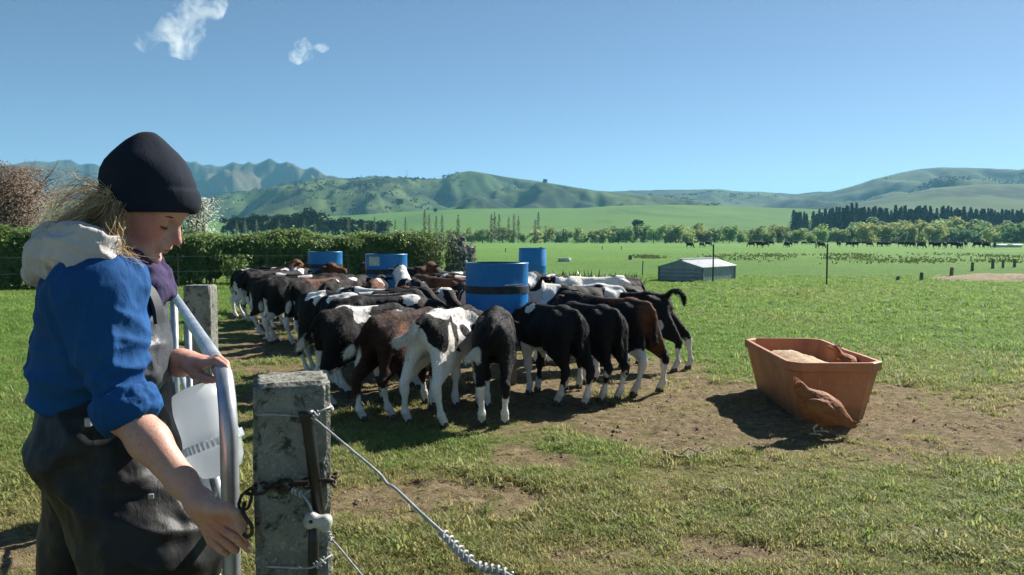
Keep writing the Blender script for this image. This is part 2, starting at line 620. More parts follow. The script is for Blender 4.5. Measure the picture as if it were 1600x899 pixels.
hill('far_hills', [(860, 340), (900, 302), (960, 299), (1000, 298), (1060, 297), (1120, 296), (1150, 299), (1200, 301), (1240, 304), (1280, 300), (1310, 300), (1350, 302), (1420, 312), (1500, 340)],
     1900, 1100, m_right, .4, .004, 9, 1.1, 3, 70, 1.0)
hill('grass_hills', [(-900, 340), (-300, 330), (0, 318), (150, 312), (300, 309), (380, 300), (440, 290), (500, 280), (530, 279), (560, 280), (585, 276), (625, 278), (660, 280), (690, 280), (712, 271), (735, 267), (758, 271), (790, 277), (840, 283), (880, 290), (930, 298), (960, 300), (1020, 306), (1120, 316), (1250, 335), (1400, 360)],
     1500, 720, m_mid, .85, .0055, 21, 1.1, 2.5, 120, .5)
hill('scrub_hill', [(1120, 350), (1200, 318), (1250, 306), (1300, 299), (1330, 291), (1360, 281), (1400, 271), (1430, 265), (1462, 262), (1520, 263), (1570, 265), (1588, 266), (1600, 263), (1680, 256), (1900, 250), (2300, 275), (2900, 320)],
     1700, 900, m_right, .55, .005, 33, 1.0, 3, 90, .4)
hill('green_shoulder', [(1180, 360), (1260, 340), (1340, 318), (1400, 305), (1460, 294), (1520, 289), (1600, 288), (1750, 285), (2100, 300), (2600, 345)],
     1050, 560, m_mid, .2, .004, 41, 1.1, 3, 50, .3)
hill('paddock_slope', [(-700, 368), (-200, 355), (200, 348), (420, 342), (560, 336), (640, 331), (720, 327), (800, 326), (900, 326), (960, 322), (1040, 320), (1120, 322), (1240, 326), (1400, 333), (1600, 345), (2000, 362)],
     690, 330, m_slope, .12, .006, 51, 1.25, 3, 50, .3)

# ================================================================ haze
def build_haze():
    b = MB().box((0, 1500, 140), (9000, 9000, 284))
    m = bpy.data.materials.new('haze air'); m.use_nodes = True
    nt = m.node_tree
    for n in list(nt.nodes): nt.nodes.remove(n)
    out = nt.nodes.new('ShaderNodeOutputMaterial'); v = nt.nodes.new('ShaderNodeVolumePrincipled')
    v.inputs['Color'].default_value = (.24, .62, .90, 1)
    v.inputs['Density'].default_value = .00018
    v.inputs['Anisotropy'].default_value = .1
    nt.links.new(v.outputs[0], out.inputs['Volume'])
    tag(b.build('haze', m), kind='stuff')
build_haze()

# ================================================================ clouds
def build_cloud(px, py, Y, parts, label, dens):
    f_pts = []
    c = at(px, py, Y)
    root = c
    k = Y / FPX
    rad = max(max(abs(p[0]), abs(p[1])) + p[2] for p in parts) * k * 1.3
    F = Field((-rad, -rad, -rad), (rad, rad, rad), rad / 34)
    for (dx, dy, r, sq) in parts:
        F.ell((dx * k, 0, -dy * k), (r * k * sq, r * k, r * k), k=r * k * .5)
    V, Q = F.mesh(1)
    N = vnormals(V, Q)
    V = V + N * (fbm(V, 6 / rad, 4, 77)[:, None] * rad * .10)
    me = np_mesh('cloud', V, Q)
    m = bpy.data.materials.new('cloud vapour'); m.use_nodes = True
    nt = m.node_tree
    for n in list(nt.nodes): nt.nodes.remove(n)
    out = nt.nodes.new('ShaderNodeOutputMaterial'); v = nt.nodes.new('ShaderNodeVolumePrincipled')
    v.inputs['Color'].default_value = (1, 1, 1, 1)
    v.inputs['Anisotropy'].default_value = .35
    tc = nt.nodes.new('ShaderNodeTexCoord'); no = nt.nodes.new('ShaderNodeTexNoise')
    no.inputs['Scale'].default_value = 2.6 / rad; no.inputs['Detail'].default_value = 8; no.inputs['Roughness'].default_value = .68; no.inputs['Distortion'].default_value = .6
    nt.links.new(tc.outputs['Object'], no.inputs['Vector'])
    mr = nt.nodes.new('ShaderNodeMapRange')
    mr.inputs['From Min'].default_value = .47; mr.inputs['From Max'].default_value = .74
    mr.inputs['To Min'].default_value = 0; mr.inputs['To Max'].default_value = dens / rad * .8
    nt.links.new(no.outputs['Fac'], mr.inputs['Value'])
    nt.links.new(mr.outputs[0], v.inputs['Density'])
    nt.links.new(v.outputs[0], out.inputs['Volume'])
    o = link('cloud', me, m, None, c)
    tag(o, label, 'cloud')
build_cloud(285, 40, 5000, [(0, 30, 17, 1), (-8, 5, 20, 1.1), (12, -12, 20, 1.1), (38, -32, 18, 1.3), (-30, 10, 12, 1.1), (-55, 26, 11, 1.5), (5, 15, 18, 1), (25, -25, 16, 1.2)],
            'larger ragged white cloud high over the person in dark beanie', 6.0)
build_cloud(471, 83, 5000, [(2, -8, 11, 1.1), (-6, 6, 9, 1.4), (4, 0, 10, 1), (30, -8, 6, 1.6)],
            'smaller faint white cloud wisp right of the larger cloud', 3.2)
# ================================================================ grass
def leaf_mat(name, c1, c2, scale=3.0, tr=.35, rough=.5, rand=True, spec=.4):
    m = mat(name, c1, rough, 0, spec); t = NT(m)
    f = t.noise(scale, 3, .6)
    c = t.ramp(f, [(.35, c1), (.65, c2)])
    if rand:
        oi = t.node('ShaderNodeObjectInfo')
        hs = t.node('ShaderNodeHueSaturation')
        mr = t.node('ShaderNodeMapRange'); mr.inputs['To Min'].default_value = .78; mr.inputs['To Max'].default_value = 1.28
        t.link(oi.outputs['Random'], mr.inputs['Value']); t.link(mr.outputs[0], hs.inputs['Value'])
        mr2 = t.node('ShaderNodeMapRange'); mr2.inputs['To Min'].default_value = .475; mr2.inputs['To Max'].default_value = .525
        mlt = t.math('FRACT', t.math('MULTIPLY', oi.outputs['Random'], 7.31))
        t.link(mlt, mr2.inputs['Value']); t.link(mr2.outputs[0], hs.inputs['Hue'])
        t.link(c, hs.inputs['Color']); c = hs.outputs[0]
    t.color(c)
    t.translucent(tr, c)
    return m

def tuft_object(name, nb, h, spread, lean, seed, m):
    r = np.random.default_rng(seed)
    V, F = [], []
    for b in range(nb):
        a = r.uniform(0, 2 * math.pi); d = spread * math.sqrt(r.uniform())
        x0, y0 = d * math.cos(a), d * math.sin(a)
        fa = r.uniform(0, 2 * math.pi)
        hh = h * r.uniform(.5, 1.15); ln = lean * r.uniform(.2, 1.3) * hh
        w = .0026 * r.uniform(.7, 1.4)
        ox, oy = math.cos(fa), math.sin(fa)
        sx, sy = -oy * w, ox * w
        i = len(V)
        for t, ww in ((0, 1), (.45, .85), (.8, .5)):
            x = x0 + ox * ln * t * t; y = y0 + oy * ln * t * t; z = hh * t * (1 - .25 * t * lean)
            V += [(x - sx * ww, y - sy * ww, z), (x + sx * ww, y + sy * ww, z)]
        V.append((x0 + ox * ln, y0 + oy * ln, hh * (1 - .3 * lean)))
        F += [(i, i + 1, i + 3, i + 2), (i + 2, i + 3, i + 5, i + 4), (i + 4, i + 5, i + 6)]
    me = bpy.data.meshes.new(name)
    me.from_pydata(V, [], F); me.update()
    me.materials.append(m)
    return bpy.data.objects.new(name, me)

def scatter(name, P, scale, dry, tufts, m):
    me = bpy.data.meshes.new(name)
    me.vertices.add(len(P)); me.vertices.foreach_set('co', np.asarray(P, dtype=np.float32).ravel())
    attr(me, 'gscale', scale); attr(me, 'dry', dry); attr(me, 'grot', rng.uniform(0, 6.28, len(P)))
    me.materials.append(m)
    o = link(name, me)
    ng = bpy.data.node_groups.new(name, 'GeometryNodeTree')
    ng.interface.new_socket('Geometry', in_out='INPUT', socket_type='NodeSocketGeometry')
    ng.interface.new_socket('Geometry', in_out='OUTPUT', socket_type='NodeSocketGeometry')
    N = ng.nodes; L = ng.links
    gi, go = N.new('NodeGroupInput'), N.new('NodeGroupOutput')
    jo = N.new('GeometryNodeJoinGeometry')
    for tf in reversed(tufts):
        oi = N.new('GeometryNodeObjectInfo'); oi.inputs['Object'].default_value = tf
        oi.inputs['As Instance'].default_value = True
        L.new(oi.outputs['Geometry'], jo.inputs[0])
    ip = N.new('GeometryNodeInstanceOnPoints')
    L.new(gi.outputs[0], ip.inputs['Points']); L.new(jo.outputs[0], ip.inputs['Instance'])
    ip.inputs['Pick Instance'].default_value = True
    rv = N.new('FunctionNodeRandomValue'); rv.data_type = 'INT'
    rv.inputs[4].default_value = 0; rv.inputs[5].default_value = len(tufts) - 1
    L.new(rv.outputs[2], ip.inputs['Instance Index'])
    def na(nm):
        a = N.new('GeometryNodeInputNamedAttribute'); a.data_type = 'FLOAT'; a.inputs['Name'].default_value = nm
        return a.outputs[0]
    L.new(na('gscale'), ip.inputs['Scale'])
    cx = N.new('ShaderNodeCombineXYZ'); L.new(na('grot'), cx.inputs['Z'])
    L.new(cx.outputs[0], ip.inputs['Rotation'])
    L.new(ip.outputs[0], go.inputs[0])
    md = o.modifiers.new('scatter', 'NODES'); md.node_group = ng
    return o

def build_grass():
    m = mat('grass blades', (.08, .14, .03), .55, 0, .25); t = NT(m)
    dry = t.attr('dry', 'INSTANCER')
    oi = t.node('ShaderNodeObjectInfo')
    g = t.ramp(oi.outputs['Random'], [(0, (.115, .235, .042)), (.5, (.19, .325, .068)), (1, (.27, .40, .105))])
    d = t.ramp(oi.outputs['Random'], [(0, (.26, .25, .09)), (.5, (.40, .35, .15)), (1, (.42, .37, .20))])
    c = t.mix(dry, g, d)
    t.color(c); t.translucent(.58, c)
    tufts = [tuft_object('grass_tuft', 16, .050, .035, .8, s, m) for s in range(3)] + [tuft_object('grass_tuft', 12, .034, .04, 1.3, s + 9, m) for s in range(3)]
    # density falls with distance; patches of bare soil stay thin
    def pts(n, y0, y1, seed, xl=-.90, xr=.85, pw=1.0):
        r = np.random.default_rng(seed)
        u = r.uniform(0, 1, n) ** pw
        y = y0 + (y1 - y0) * u
        x = y * r.uniform(xl, xr, n)
        return np.column_stack([x, y, np.zeros(n)]), r
    allP, allS, allD = [], [], []
    for n, y0, y1, seed, big in ((76000, 2.5, 7.5, 1, 1.0), (46000, 2.5, 7.0, 5, .62), (91000, 6.5, 14, 2, 1.2), (61000, 13, 30, 3, 1.7)):
        P, r = pts(n, y0, y1, seed)
        dm = dirt_mask(P)
        clump = fbm(P[:, :2], 2.6, 3, 61)
        keep = r.uniform(0, 1, n) > np.clip(dm * 1.40 - .14 - clump * .30, 0, .955)
        P = P[keep]; dm = dm[keep]; clump = clump[keep]
        dr = np.clip(dry_mask(P) + dm * .35 + r.normal(0, .22, len(P)), 0, 1)
        P[:, 2] = gz(P) + detail(P) - .004
        sc = big * np.clip(.85 + clump * .5 - dm * .35, .45, 1.6) * r.uniform(.6, 1.25, len(P)) * np.where(r.uniform(0, 1, len(P)) < .035, 1.7, 1.0)
        allP.append(P); allS.append(sc); allD.append(dr)
    o = scatter('grass', np.vstack(allP), np.concatenate(allS), np.concatenate(allD), tufts, m)
    tag(o, kind='stuff')
build_grass()

def build_clods():
    """crumbs of soil and litter on the bare patches"""
    r = np.random.default_rng(4)
    n = 13000
    y = 3.1 + 11 * r.uniform(0, 1, n) ** 1.6
    P = np.column_stack([y * r.uniform(-.5, .66, n), y, np.zeros(n)])
    d = dirt_mask(P)
    P = P[r.uniform(0, 1, n) < d * 1.1 - .1]
    P[:, 2] = gz(P) + detail(P)
    n = len(P)
    base = np.array([(1, 0, 0), (0, 1, 0), (-1, 0, 0), (0, -1, 0), (0, 0, .55), (0, 0, -.6)], dtype=float)
    FF = np.array([(0, 1, 4), (1, 2, 4), (2, 3, 4), (3, 0, 4), (1, 0, 5), (2, 1, 5), (3, 2, 5), (0, 3, 5)])
    s = .005 + .014 * r.uniform(0, 1, n) ** 3
    V = base[None] * r.uniform(.6, 1.3, (n, 6, 3)) * s[:, None, None]
    a = r.uniform(0, 6.28, n)
    c, sn = np.cos(a)[:, None], np.sin(a)[:, None]
    V = np.stack([V[..., 0] * c - V[..., 1] * sn, V[..., 0] * sn + V[..., 1] * c, V[..., 2]], -1) + P[:, None]
    F = (FF[None] + 6 * np.arange(n)[:, None, None]).reshape(-1, 3)
    m = noisy('soil crumbs', (.12, .086, .05), (.30, .23, .14), 6, .95, .3)
    tag(link('soil_crumbs', np_mesh('soil_crumbs', V.reshape(-1, 3), F, False), m), kind='stuff')
build_clods()

# ================================================================ leaves and trees
def cards(P, N, size, r, asp=.5):
    """pointed leaf quads at P facing roughly N"""
    n = len(P)
    N = N / (np.linalg.norm(N, axis=1, keepdims=True) + 1e-9)
    up = r.normal(0, 1, (n, 3)); U = np.cross(N, up); U /= np.linalg.norm(U, axis=1, keepdims=True) + 1e-9
    W = np.cross(N, U)
    s = np.asarray(size).reshape(-1, 1) * np.ones((n, 1))
    V = np.stack([P - U * s, P - W * s * asp + N * s * .12, P + U * s, P + W * s * asp + N * s * .12], 1).reshape(-1, 3)
    F = np.arange(4 * n).reshape(-1, 4)
    return V, F

def crown_points(kind, n, r):
    """leaf positions and normals for a crown of unit height (base at 0)"""
    P, N = [], []
    if kind == 'conifer':
        lev = r.uniform(0, 1, n) ** 1.35
        tier = np.floor(lev * 13) / 13
        rad = (.23 * (1 - tier) ** 1.0 + .010) * (1 - (lev - tier) * 7.0 * .45)
        a = r.uniform(0, 6.283, n)
        lob = .75 + .3 * np.sin(a * 3 + tier * 40) + r.normal(0, .08, n)
        rr = rad * np.sqrt(r.uniform(.25, 1, n)) * lob
        P = np.column_stack([rr * np.cos(a), rr * np.sin(a), .06 + .94 * lev])
        N = np.column_stack([np.cos(a), np.sin(a), .6 + 0 * a])
        return P, N
    if kind == 'poplar':
        lev = r.uniform(0, 1, n)
        rad = .07 * np.sin(np.clip(lev * 1.05 + .05, 0, 1) * math.pi) ** .6 + .008
        a = r.uniform(0, 6.283, n)
        rr = rad * np.sqrt(r.uniform(0, 1, n))
        P = np.column_stack([rr * np.cos(a), rr * np.sin(a), .12 + .88 * lev])
        return P, np.column_stack([np.cos(a), np.sin(a), .4 + 0 * a])
    if kind == 'willow':
        nl, w, zc, zr = 15, .50, .42, .45
    elif kind == 'pine':
        nl, w, zc, zr = 12, .33, .62, .36
    elif kind == 'lone':
        nl, w, zc, zr = 12, .40, .58, .36
    else:
        nl, w, zc, zr = 10, .4, .6, .35
    L = []
    for i in range(nl):
        a = r.uniform(0, 6.283); q = math.sqrt(r.uniform(0, 1)) * w * .72
        z = zc + r.uniform(-1, 1) * zr * .75 * math.sqrt(max(0.05, 1 - (q / w) ** 2))
        L.append((q * math.cos(a), q * math.sin(a), z, r.uniform(.11, .2) * (w / .45)))
    L = np.array(L)
    k = r.integers(0, nl, n)
    d = r.normal(0, 1, (n, 3)); d /= np.linalg.norm(d, axis=1, keepdims=True)
    rr = L[k, 3] * (r.uniform(.35, 1.08, n) ** .6)
    P = L[k, :3] + d * rr[:, None] * np.array([1, 1, .85])
    P[:, 2] = np.where(P[:, 2] < .03, .03 + r.uniform(0, .25, n), P[:, 2])
    return P, d

def crown_mesh(kind, n, size, seed):
    r = np.random.default_rng(seed)
    P, N = crown_points(kind, n, r)
    V, F = cards(P, N + r.normal(0, .5, N.shape), size * r.uniform(.6, 1.3, len(P)), r, .55)
    return np_mesh(kind + '_crown', V, F, False)

def trunk_mesh(kind, seed):
    r = np.random.default_rng(seed + 500)
    b = MB()
    top = {'conifer': .96, 'poplar': .97, 'pine': .8, 'willow': .5, 'lone': .7}.get(kind, .7)
    w = {'conifer': .016, 'poplar': .009, 'pine': .02, 'willow': .028}.get(kind, .022)
    pts = [(r.normal(0, .008), r.normal(0, .008), t * top) for t in np.linspace(0, 1, 6)]
    pts[0] = (0, 0, -.02)
    b.tube(pts, [w, w * .85, w * .7, w * .55, w * .4, w * .15], 6)
    nb = 12 if kind == 'poplar' else 7
    for i in range(nb):
        t = r.uniform(.25, .85); a = r.uniform(0, 6.283)
        rise, out = (.16, .05) if kind == 'poplar' else ((.02, .12) if kind == 'conifer' else (.18, .22))
        p0 = Vector((0, 0, t * top)); d = Vector((math.cos(a) * out, math.sin(a) * out, rise))
        b.tube([p0, p0 + d * .5, p0 + d], [w * .4, w * .3, w * .08], 4)
    me = bpy.data.meshes.new(kind + '_trunk'); me.from_pydata(b.v, [], b.f); me.update()
    return me

m_bark = noisy('bark', (.05, .04, .03), (.12, .10, .08), 12, .9, .4)
m_bark_pale = noisy('pale bark', (.16, .14, .11), (.26, .24, .2), 8, .9, .3)
m_willow = [leaf_mat('willow leaves', a, b, .25, .5, .8, True, .05) for a, b in (((.22, .32, .12), (.30, .40, .17)), ((.28, .34, .12), (.38, .44, .19)), ((.18, .27, .13), (.25, .33, .17)))]
m_conif = leaf_mat('conifer needles', (.018, .038, .022), (.032, .058, .03), .2, .1, .9, True, .03)
m_pine = leaf_mat('pine needles', (.016, .030, .016), (.032, .052, .026), .2, .1, .9, True, .03)
m_poplar = leaf_mat('poplar twigs', (.13, .14, .075), (.18, .18, .10), .4, .3, .8, True, .05)
PROTO = {}
def proto(kind, v, n, size, m):
    key = (kind, v)
    if key not in PROTO:
        c = crown_mesh(kind, n, size, 100 + v * 7 + len(kind)); c.materials.append(m)
        k = trunk_mesh(kind, v); k.materials.append(m_bark_pale if kind in ('poplar', 'willow') else m_bark)
        PROTO[key] = (c, k)
    return PROTO[key]
def plant_tree(name, kind, v, n, size, m, px, Y, h, label, cat, group, sx=1.0, z=0.0):
    c, k = proto(kind, v, n, size, m)
    o = empty(name, ((px - 800) / FPX * Y, Y, z), random.uniform(0, 6.28))
    o.scale = (h * sx, h * sx, h)
    tag(o, label, cat, group)
    link('trunk', k, None, o); link('crown', c, None, o)
    return o

def build_far_trees():
    r = np.random.default_rng(12)
    # pale willows along the stream at the far edge of the paddock
    px = 628
    while px < 1640:
        Y = r.uniform(262, 300)
        top = 352 + r.normal(0, 3.5) - (5 if px > 1330 else 0) + (5 if px < 760 else 0) + (3 if 800 < px < 960 else 0)
        h = (HORIZON - top) / FPX * Y + CAM_H
        v = int(r.integers(0, 6))
        plant_tree('willow_tree', 'willow', v, 1500, .050, m_willow[v % 3], px, Y, max(h, 3.2), 'round pale green willow in the stream-side row beyond the paddock', 'tree', 'willows along the far edge of the paddock', r.uniform(1.05, 1.5))
        px += r.uniform(9, 19)
    for i in range(34):                                              # taller ones behind, at the right
        px = r.uniform(1330, 1620); Y = r.uniform(310, 345)
        top = 343 + r.normal(0, 4)
        h = (HORIZON - top) / FPX * Y + CAM_H
        v = int(r.integers(0, 6))
        plant_tree('willow_tree', 'willow', v, 1500, .050, m_willow[v % 3], px, Y, h, 'round pale green willow in the stream-side row beyond the paddock', 'tree', 'willows along the far edge of the paddock', r.uniform(1.1, 1.5))
    # dark conifer plantation at the right
    for i in range(190):
        px = 1236 + (i + r.uniform(-.6, 1.6)) * 400 / 190
        if 1260 < px < 1268: continue
        Y = r.uniform(385, 470)
        top = np.interp(px, [1235, 1262, 1270, 1310, 1335, 1350, 1400, 1480, 1530, 1600], [327, 331, 328, 321, 316, 322, 321, 322, 325, 327]) + min(abs(r.normal(0, 9)), 22)
        h = (HORIZON - top) / FPX * Y + CAM_H
        plant_tree('conifer_tree', 'conifer', int(r.integers(0, 6)), 1200, .022, m_conif, px, Y, h, 'dark conifer in the plantation behind the pale willows', 'tree', 'conifers in the dark plantation', r.uniform(1.0, 1.5))
    # dark pines at the left, over the hedge
    for px in (356, 366, 377, 388, 399, 408, 417, 428, 437, 446, 455, 463, 473, 482, 492, 503, 512, 521, 530, 541, 553, 562, 573, 582, 592, 601):
        Y = r.uniform(300, 335)
        top = np.interp(px, [350, 400, 440, 470, 488, 498, 505, 530, 560, 580, 606], [337, 332, 331, 329, 321, 323, 340, 338, 337, 342, 346]) + r.normal(0, 1.5)
        h = (HORIZON - top) / FPX * Y + CAM_H
        plant_tree('pine_tree', 'pine', int(r.integers(0, 4)), 800, .036, m_pine, px, Y, h, 'dark pine in the shelter belt showing over the hedge', 'tree', 'pines in the dark shelter belt', r.uniform(1.0, 1.35))
    # bare poplars
    for px in (371, 384, 402, 437, 476, 493, 545, 570, 586, 607, 618, 634, 664, 671, 682, 691, 716, 768, 773, 780, 795, 803, 810, 836, 841):
        Y = r.uniform(275, 300)
        top = (344 if px < 640 else 339) + r.normal(0, 3)
        h = (HORIZON - top) / FPX * Y + CAM_H
        plant_tree('poplar_tree', 'poplar', int(r.integers(0, 3)), 260, .022, m_poplar, px, Y - 20, h, 'slender half-bare poplar standing up above the pale willows', 'tree', 'slender poplars beyond the hedge and paddock', 1.1)
    plant_tree('broadleaf_tree', 'lone', 0, 1600, .045, m_pine, 1001, 330, 10.4, 'single dark round tree standing up behind the pale willows', 'tree', None, 1.15)
    # trees on the hills
    for px, py, Y, h, lab in ((852, 290, 1380, 12, 'lone tree alone on the skyline of the grass hill'), (625, 325, 900, 11, 'dark round tree on the foot of the hill left of the summit'),
                              (680, 334, 640, 4.6, 'low dark bush on the green slope below the hill'), (521, 336, 640, 7, 'small dark tree left on the green slope above the pines')):
        p = at(px, py, Y)
        o = plant_tree('hill_tree', 'lone', 1, 1300, .05, m_pine, px, Y, h, lab, 'tree', None, 1.1, p.z)
build_far_trees()

# ================================================================ hedge and shrubs
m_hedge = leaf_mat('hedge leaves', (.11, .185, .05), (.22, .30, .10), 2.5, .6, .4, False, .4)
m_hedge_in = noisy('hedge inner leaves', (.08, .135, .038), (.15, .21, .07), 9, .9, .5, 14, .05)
m_twig = noisy('twigs', (.09, .07, .05), (.19, .15, .11), 20, .9, .2)
HA, HB = Vector((-17.0, 20.3, 0)), Vector((-2.75, 27.6, 0))
def build_hedge():
    r = np.random.default_rng(21)
    root = empty('hedge', HA, math.atan2(HB.y - HA.y, HB.x - HA.x))
    L = (HB - HA).length
    tag(root, 'long clipped green hedge running behind the calves on the left', 'hedge')
    def hh(x): return 1.55 + .12 * fbm(np.column_stack([x, 0 * x]), .7, 3, 2) - .12 * x / L
    n = 78000
    x = r.uniform(-.3, L, n); q = r.uniform(0, 1, n)
    # cross-section: upright front, rounded shoulder, flat top
    th = np.clip((q - .50) / .28, 0, 1) * math.pi / 2
    H_ = hh(x)
    z = np.where(q < .50, (H_ - .38) * q / .50, H_ - .38 + .38 * np.sin(th))
    y = np.where(q < .50, -.66, -.66 + .42 * (1 - np.cos(th)) + np.clip((q - .78) / .22, 0, 1) * .9)
    face = np.where(q < .78, 0., 1.)
    P = np.column_stack([x, y, z])
    bump = fbm(P, 1.3, 4, 9) + .5 * fbm(P, 4.5, 3, 19)
    depth = r.uniform(0, 1, n) ** 2 * .3
    nrm = np.column_stack([0 * x, -np.cos(th), np.sin(th) + .25])
    P = P + nrm * (bump * .20 - depth * .7)[:, None] + r.normal(0, .03, P.shape)
    P[:, 2] = np.maximum(P[:, 2], .04)
    end = x > L - .5
    P[end, 0] += r.normal(0, .15, end.sum())
    low = ((z < .45) & (r.uniform(0, 1, n) < .45)) | ((z < .95) & (fbm(P, 2.2, 3, 29) > .16))          # thin, stemmy foot
    P = P[~low]; nrm = nrm[~low]
    V, F = cards(P, nrm + r.normal(0, .65, nrm.shape), r.uniform(.030, .062, len(P)), r, .6)
    o = link('foliage', np_mesh('hedge_foliage', V, F, False), m_hedge, root); tag(o, kind='stuff')
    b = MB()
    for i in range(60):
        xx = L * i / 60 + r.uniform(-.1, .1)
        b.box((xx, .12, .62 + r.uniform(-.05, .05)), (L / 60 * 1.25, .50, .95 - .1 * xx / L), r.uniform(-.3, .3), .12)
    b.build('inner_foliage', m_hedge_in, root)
    s = MB()
    for i in range(170):
        xx = r.uniform(0, L); 
        p0 = Vector((xx, r.uniform(-.4, .1), -.02))
        p1 = p0 + Vector((r.normal(0, .08), r.normal(-.1, .08), .45)); p2 = p1 + Vector((r.normal(0, .15), r.normal(-.1, .1), .45))
        s.tube([p0, p1, p2], [.022, .014, .006], 5)
    s.build('stems', m_twig, root)
build_hedge()

def leafy_shrub(name, loc, h, w, nleaf, size, m, label, cat, nst=12, seed=0, bare=0.0, mt=None):
    r = np.random.default_rng(seed)
    root = empty(name, loc); tag(root, label, cat)
    b = MB(); tips = []
    for i in range(nst):
        a = r.uniform(0, 6.283); lean = r.uniform(.1, 1) * w
        p = Vector((0, 0, -.02)); q = [p.copy()]
        for k in range(5):
            t = (k + 1) / 5
            q.append(Vector((math.cos(a) * lean * t ** 1.3 + r.normal(0, .04 * w), math.sin(a) * lean * t ** 1.3 + r.normal(0, .04 * w), h * t * r.uniform(.85, 1.0))))
            tips.append(q[-1])
            if k > 0:
                for j in range(3):
                    d = Vector((r.normal(0, .3 * w), r.normal(0, .3 * w), r.uniform(.02, .22) * h))
                    b.tube([q[-1], q[-1] + d * .6, q[-1] + d + Vector((0, 0, .05 * h))], [.007 * h, .005 * h, .002 * h], 3, False)
                    tips.append(q[-1] + d)
        b.tube(q, [.02 * h, .016 * h, .013 * h, .01 * h, .007 * h, .003 * h], 5)
    b.build('stems', mt or m_twig, root)
    if nleaf:
        T = np.array([list(t) for t in tips])
        k = r.integers(0, len(T), nleaf)
        P = T[k] + r.normal(0, .09 * max(h, w), (nleaf, 3))
        P[:, 2] = np.clip(P[:, 2], .05, h * 1.12)
        N = P - np.array([0, 0, h * .4])
        V, F = cards(P, N + r.normal(0, .4, N.shape), size * r.uniform(.6, 1.3, nleaf), r, .5)
        o = link('foliage', np_mesh('shrub_foliage', V, F, False), m, root); tag(o, kind='stuff')
    return root
m_redtwig = leaf_mat('reddish buds', (.17, .10, .07), (.26, .17, .12), 2, .2, .7, False)
m_blossom = leaf_mat('white blossom', (.62, .62, .5), (.8, .8, .7), 2, .3, .6, False)
m_lime = leaf_mat('young lime leaves', (.12, .19, .04), (.17, .25, .06), 2, .45, .5, False)
leafy_shrub('bare_shrub', (-2.45, 26.6, 0), 1.3, .85, 1500, .03, m_lime, 'half bare twiggy shrub at the right end of the hedge', 'shrub', 16, 3)
leafy_shrub('red_tree', (-24.5, 40, 0), 4.3, 2.4, 15000, .06, m_redtwig, 'reddish budding tree behind the hedge at the far left edge', 'tree', 22, 5)
leafy_shrub('red_tree', (-26.5, 44, 0), 4.4, 2.0, 8000, .06, m_redtwig, 'second reddish bare tree half cut off by the left picture edge', 'tree', 18, 15)
leafy_shrub('blossom_shrub', (-10.3, 27, 0), 2.35, .62, 2600, .045, m_blossom, 'white blossoming shrub behind the hedge beside the face of the person', 'shrub', 12, 6)
leafy_shrub('leafy_bush', (-10.6, 21.6, 0), .8, .3, 420, .05, m_lime, 'small bright leafy weed at the foot of the hedge near the calves', 'shrub', 7, 8)
leafy_shrub('leafy_bush', (-7.4, 22.2, 0), .8, .34, 420, .05, m_lime, 'bright leafy weed at the hedge foot behind the leftmost calf', 'shrub', 7, 9)

# flax clumps behind the calves
m_flax = leaf_mat('flax blades', (.055, .085, .03), (.12, .14, .06), 3, .25, .4, False)
def flax(loc, h, nb, seed, label):
    r = np.random.default_rng(seed)
    V, F = [], []
    for i in range(nb):
        a = r.uniform(0, 6.283); d = Vector((math.cos(a), math.sin(a), 0)); s = Vector((-d.y, d.x, 0))
        o = d * r.uniform(0, .22); L = h * r.uniform(.6, 1.1); out = r.uniform(.15, .8) * L; w = .022
        k = len(V)
        for t, ww in ((0, .8), (.35, 1), (.7, .8), (1, .08)):
            p = o + d * (out * t ** 1.5) + Vector((0, 0, L * t * (1 - .35 * t * out / L)))
            V += [p - s * w * ww, p + s * w * ww]
        for q in range(3):
            F.append((k + 2 * q, k + 2 * q + 1, k + 2 * q + 3, k + 2 * q + 2))
    me = bpy.data.meshes.new('flax'); me.from_pydata([tuple(v) for v in V], [], F); me.update()
    root = empty('flax_clump', loc); tag(root, label, 'plant', 'low strappy clumps behind the calf mob')
    tag(link('blades', me, m_flax, root), kind='stuff')
for i, px in enumerate((722, 742, 768, 862, 876, 892, 905, 922, 938, 950, 962, 975, 990)):
    Y = 19.5 + (i % 3) * .5
    flax(((px - 800) / FPX * Y, Y, 0), .62 if px < 930 else .55, 46, 40 + i, 'low strappy green clump in the row between calves and far paddock')
# rushes along the ditch in the far paddock
def rushes():
    r = np.random.default_rng(8)
    n = 9000
    px = r.uniform(990, 1680, n); Y = np.where(px > 1120, r.uniform(44, 70, n), r.uniform(56, 60, n))
    keep = fbm(np.column_stack([(px - 800) / FPX * Y, Y * .5]), .42, 5, 4) > r.uniform(-.05, .35, n)
    px, Y = px[keep], Y[keep]; n = len(px)
    P = np.column_stack([(px - 800) / FPX * Y, Y, np.full(n, .1)]) + r.normal(0, .1, (n, 3)) * [1, 1, .6]
    N = r.normal(0, 1, (n, 3)) * [1, 1, .2] + [0, -1, 0]
    V, F = cards(P, N, r.uniform(.05, .13, n), r, .45)
    tag(link('rushes', np_mesh('rushes', V, F, False), leaf_mat('rush leaves', (.085, .125, .04), (.15, .18, .07), .5, .3, .6, False)), kind='stuff')
rushes()

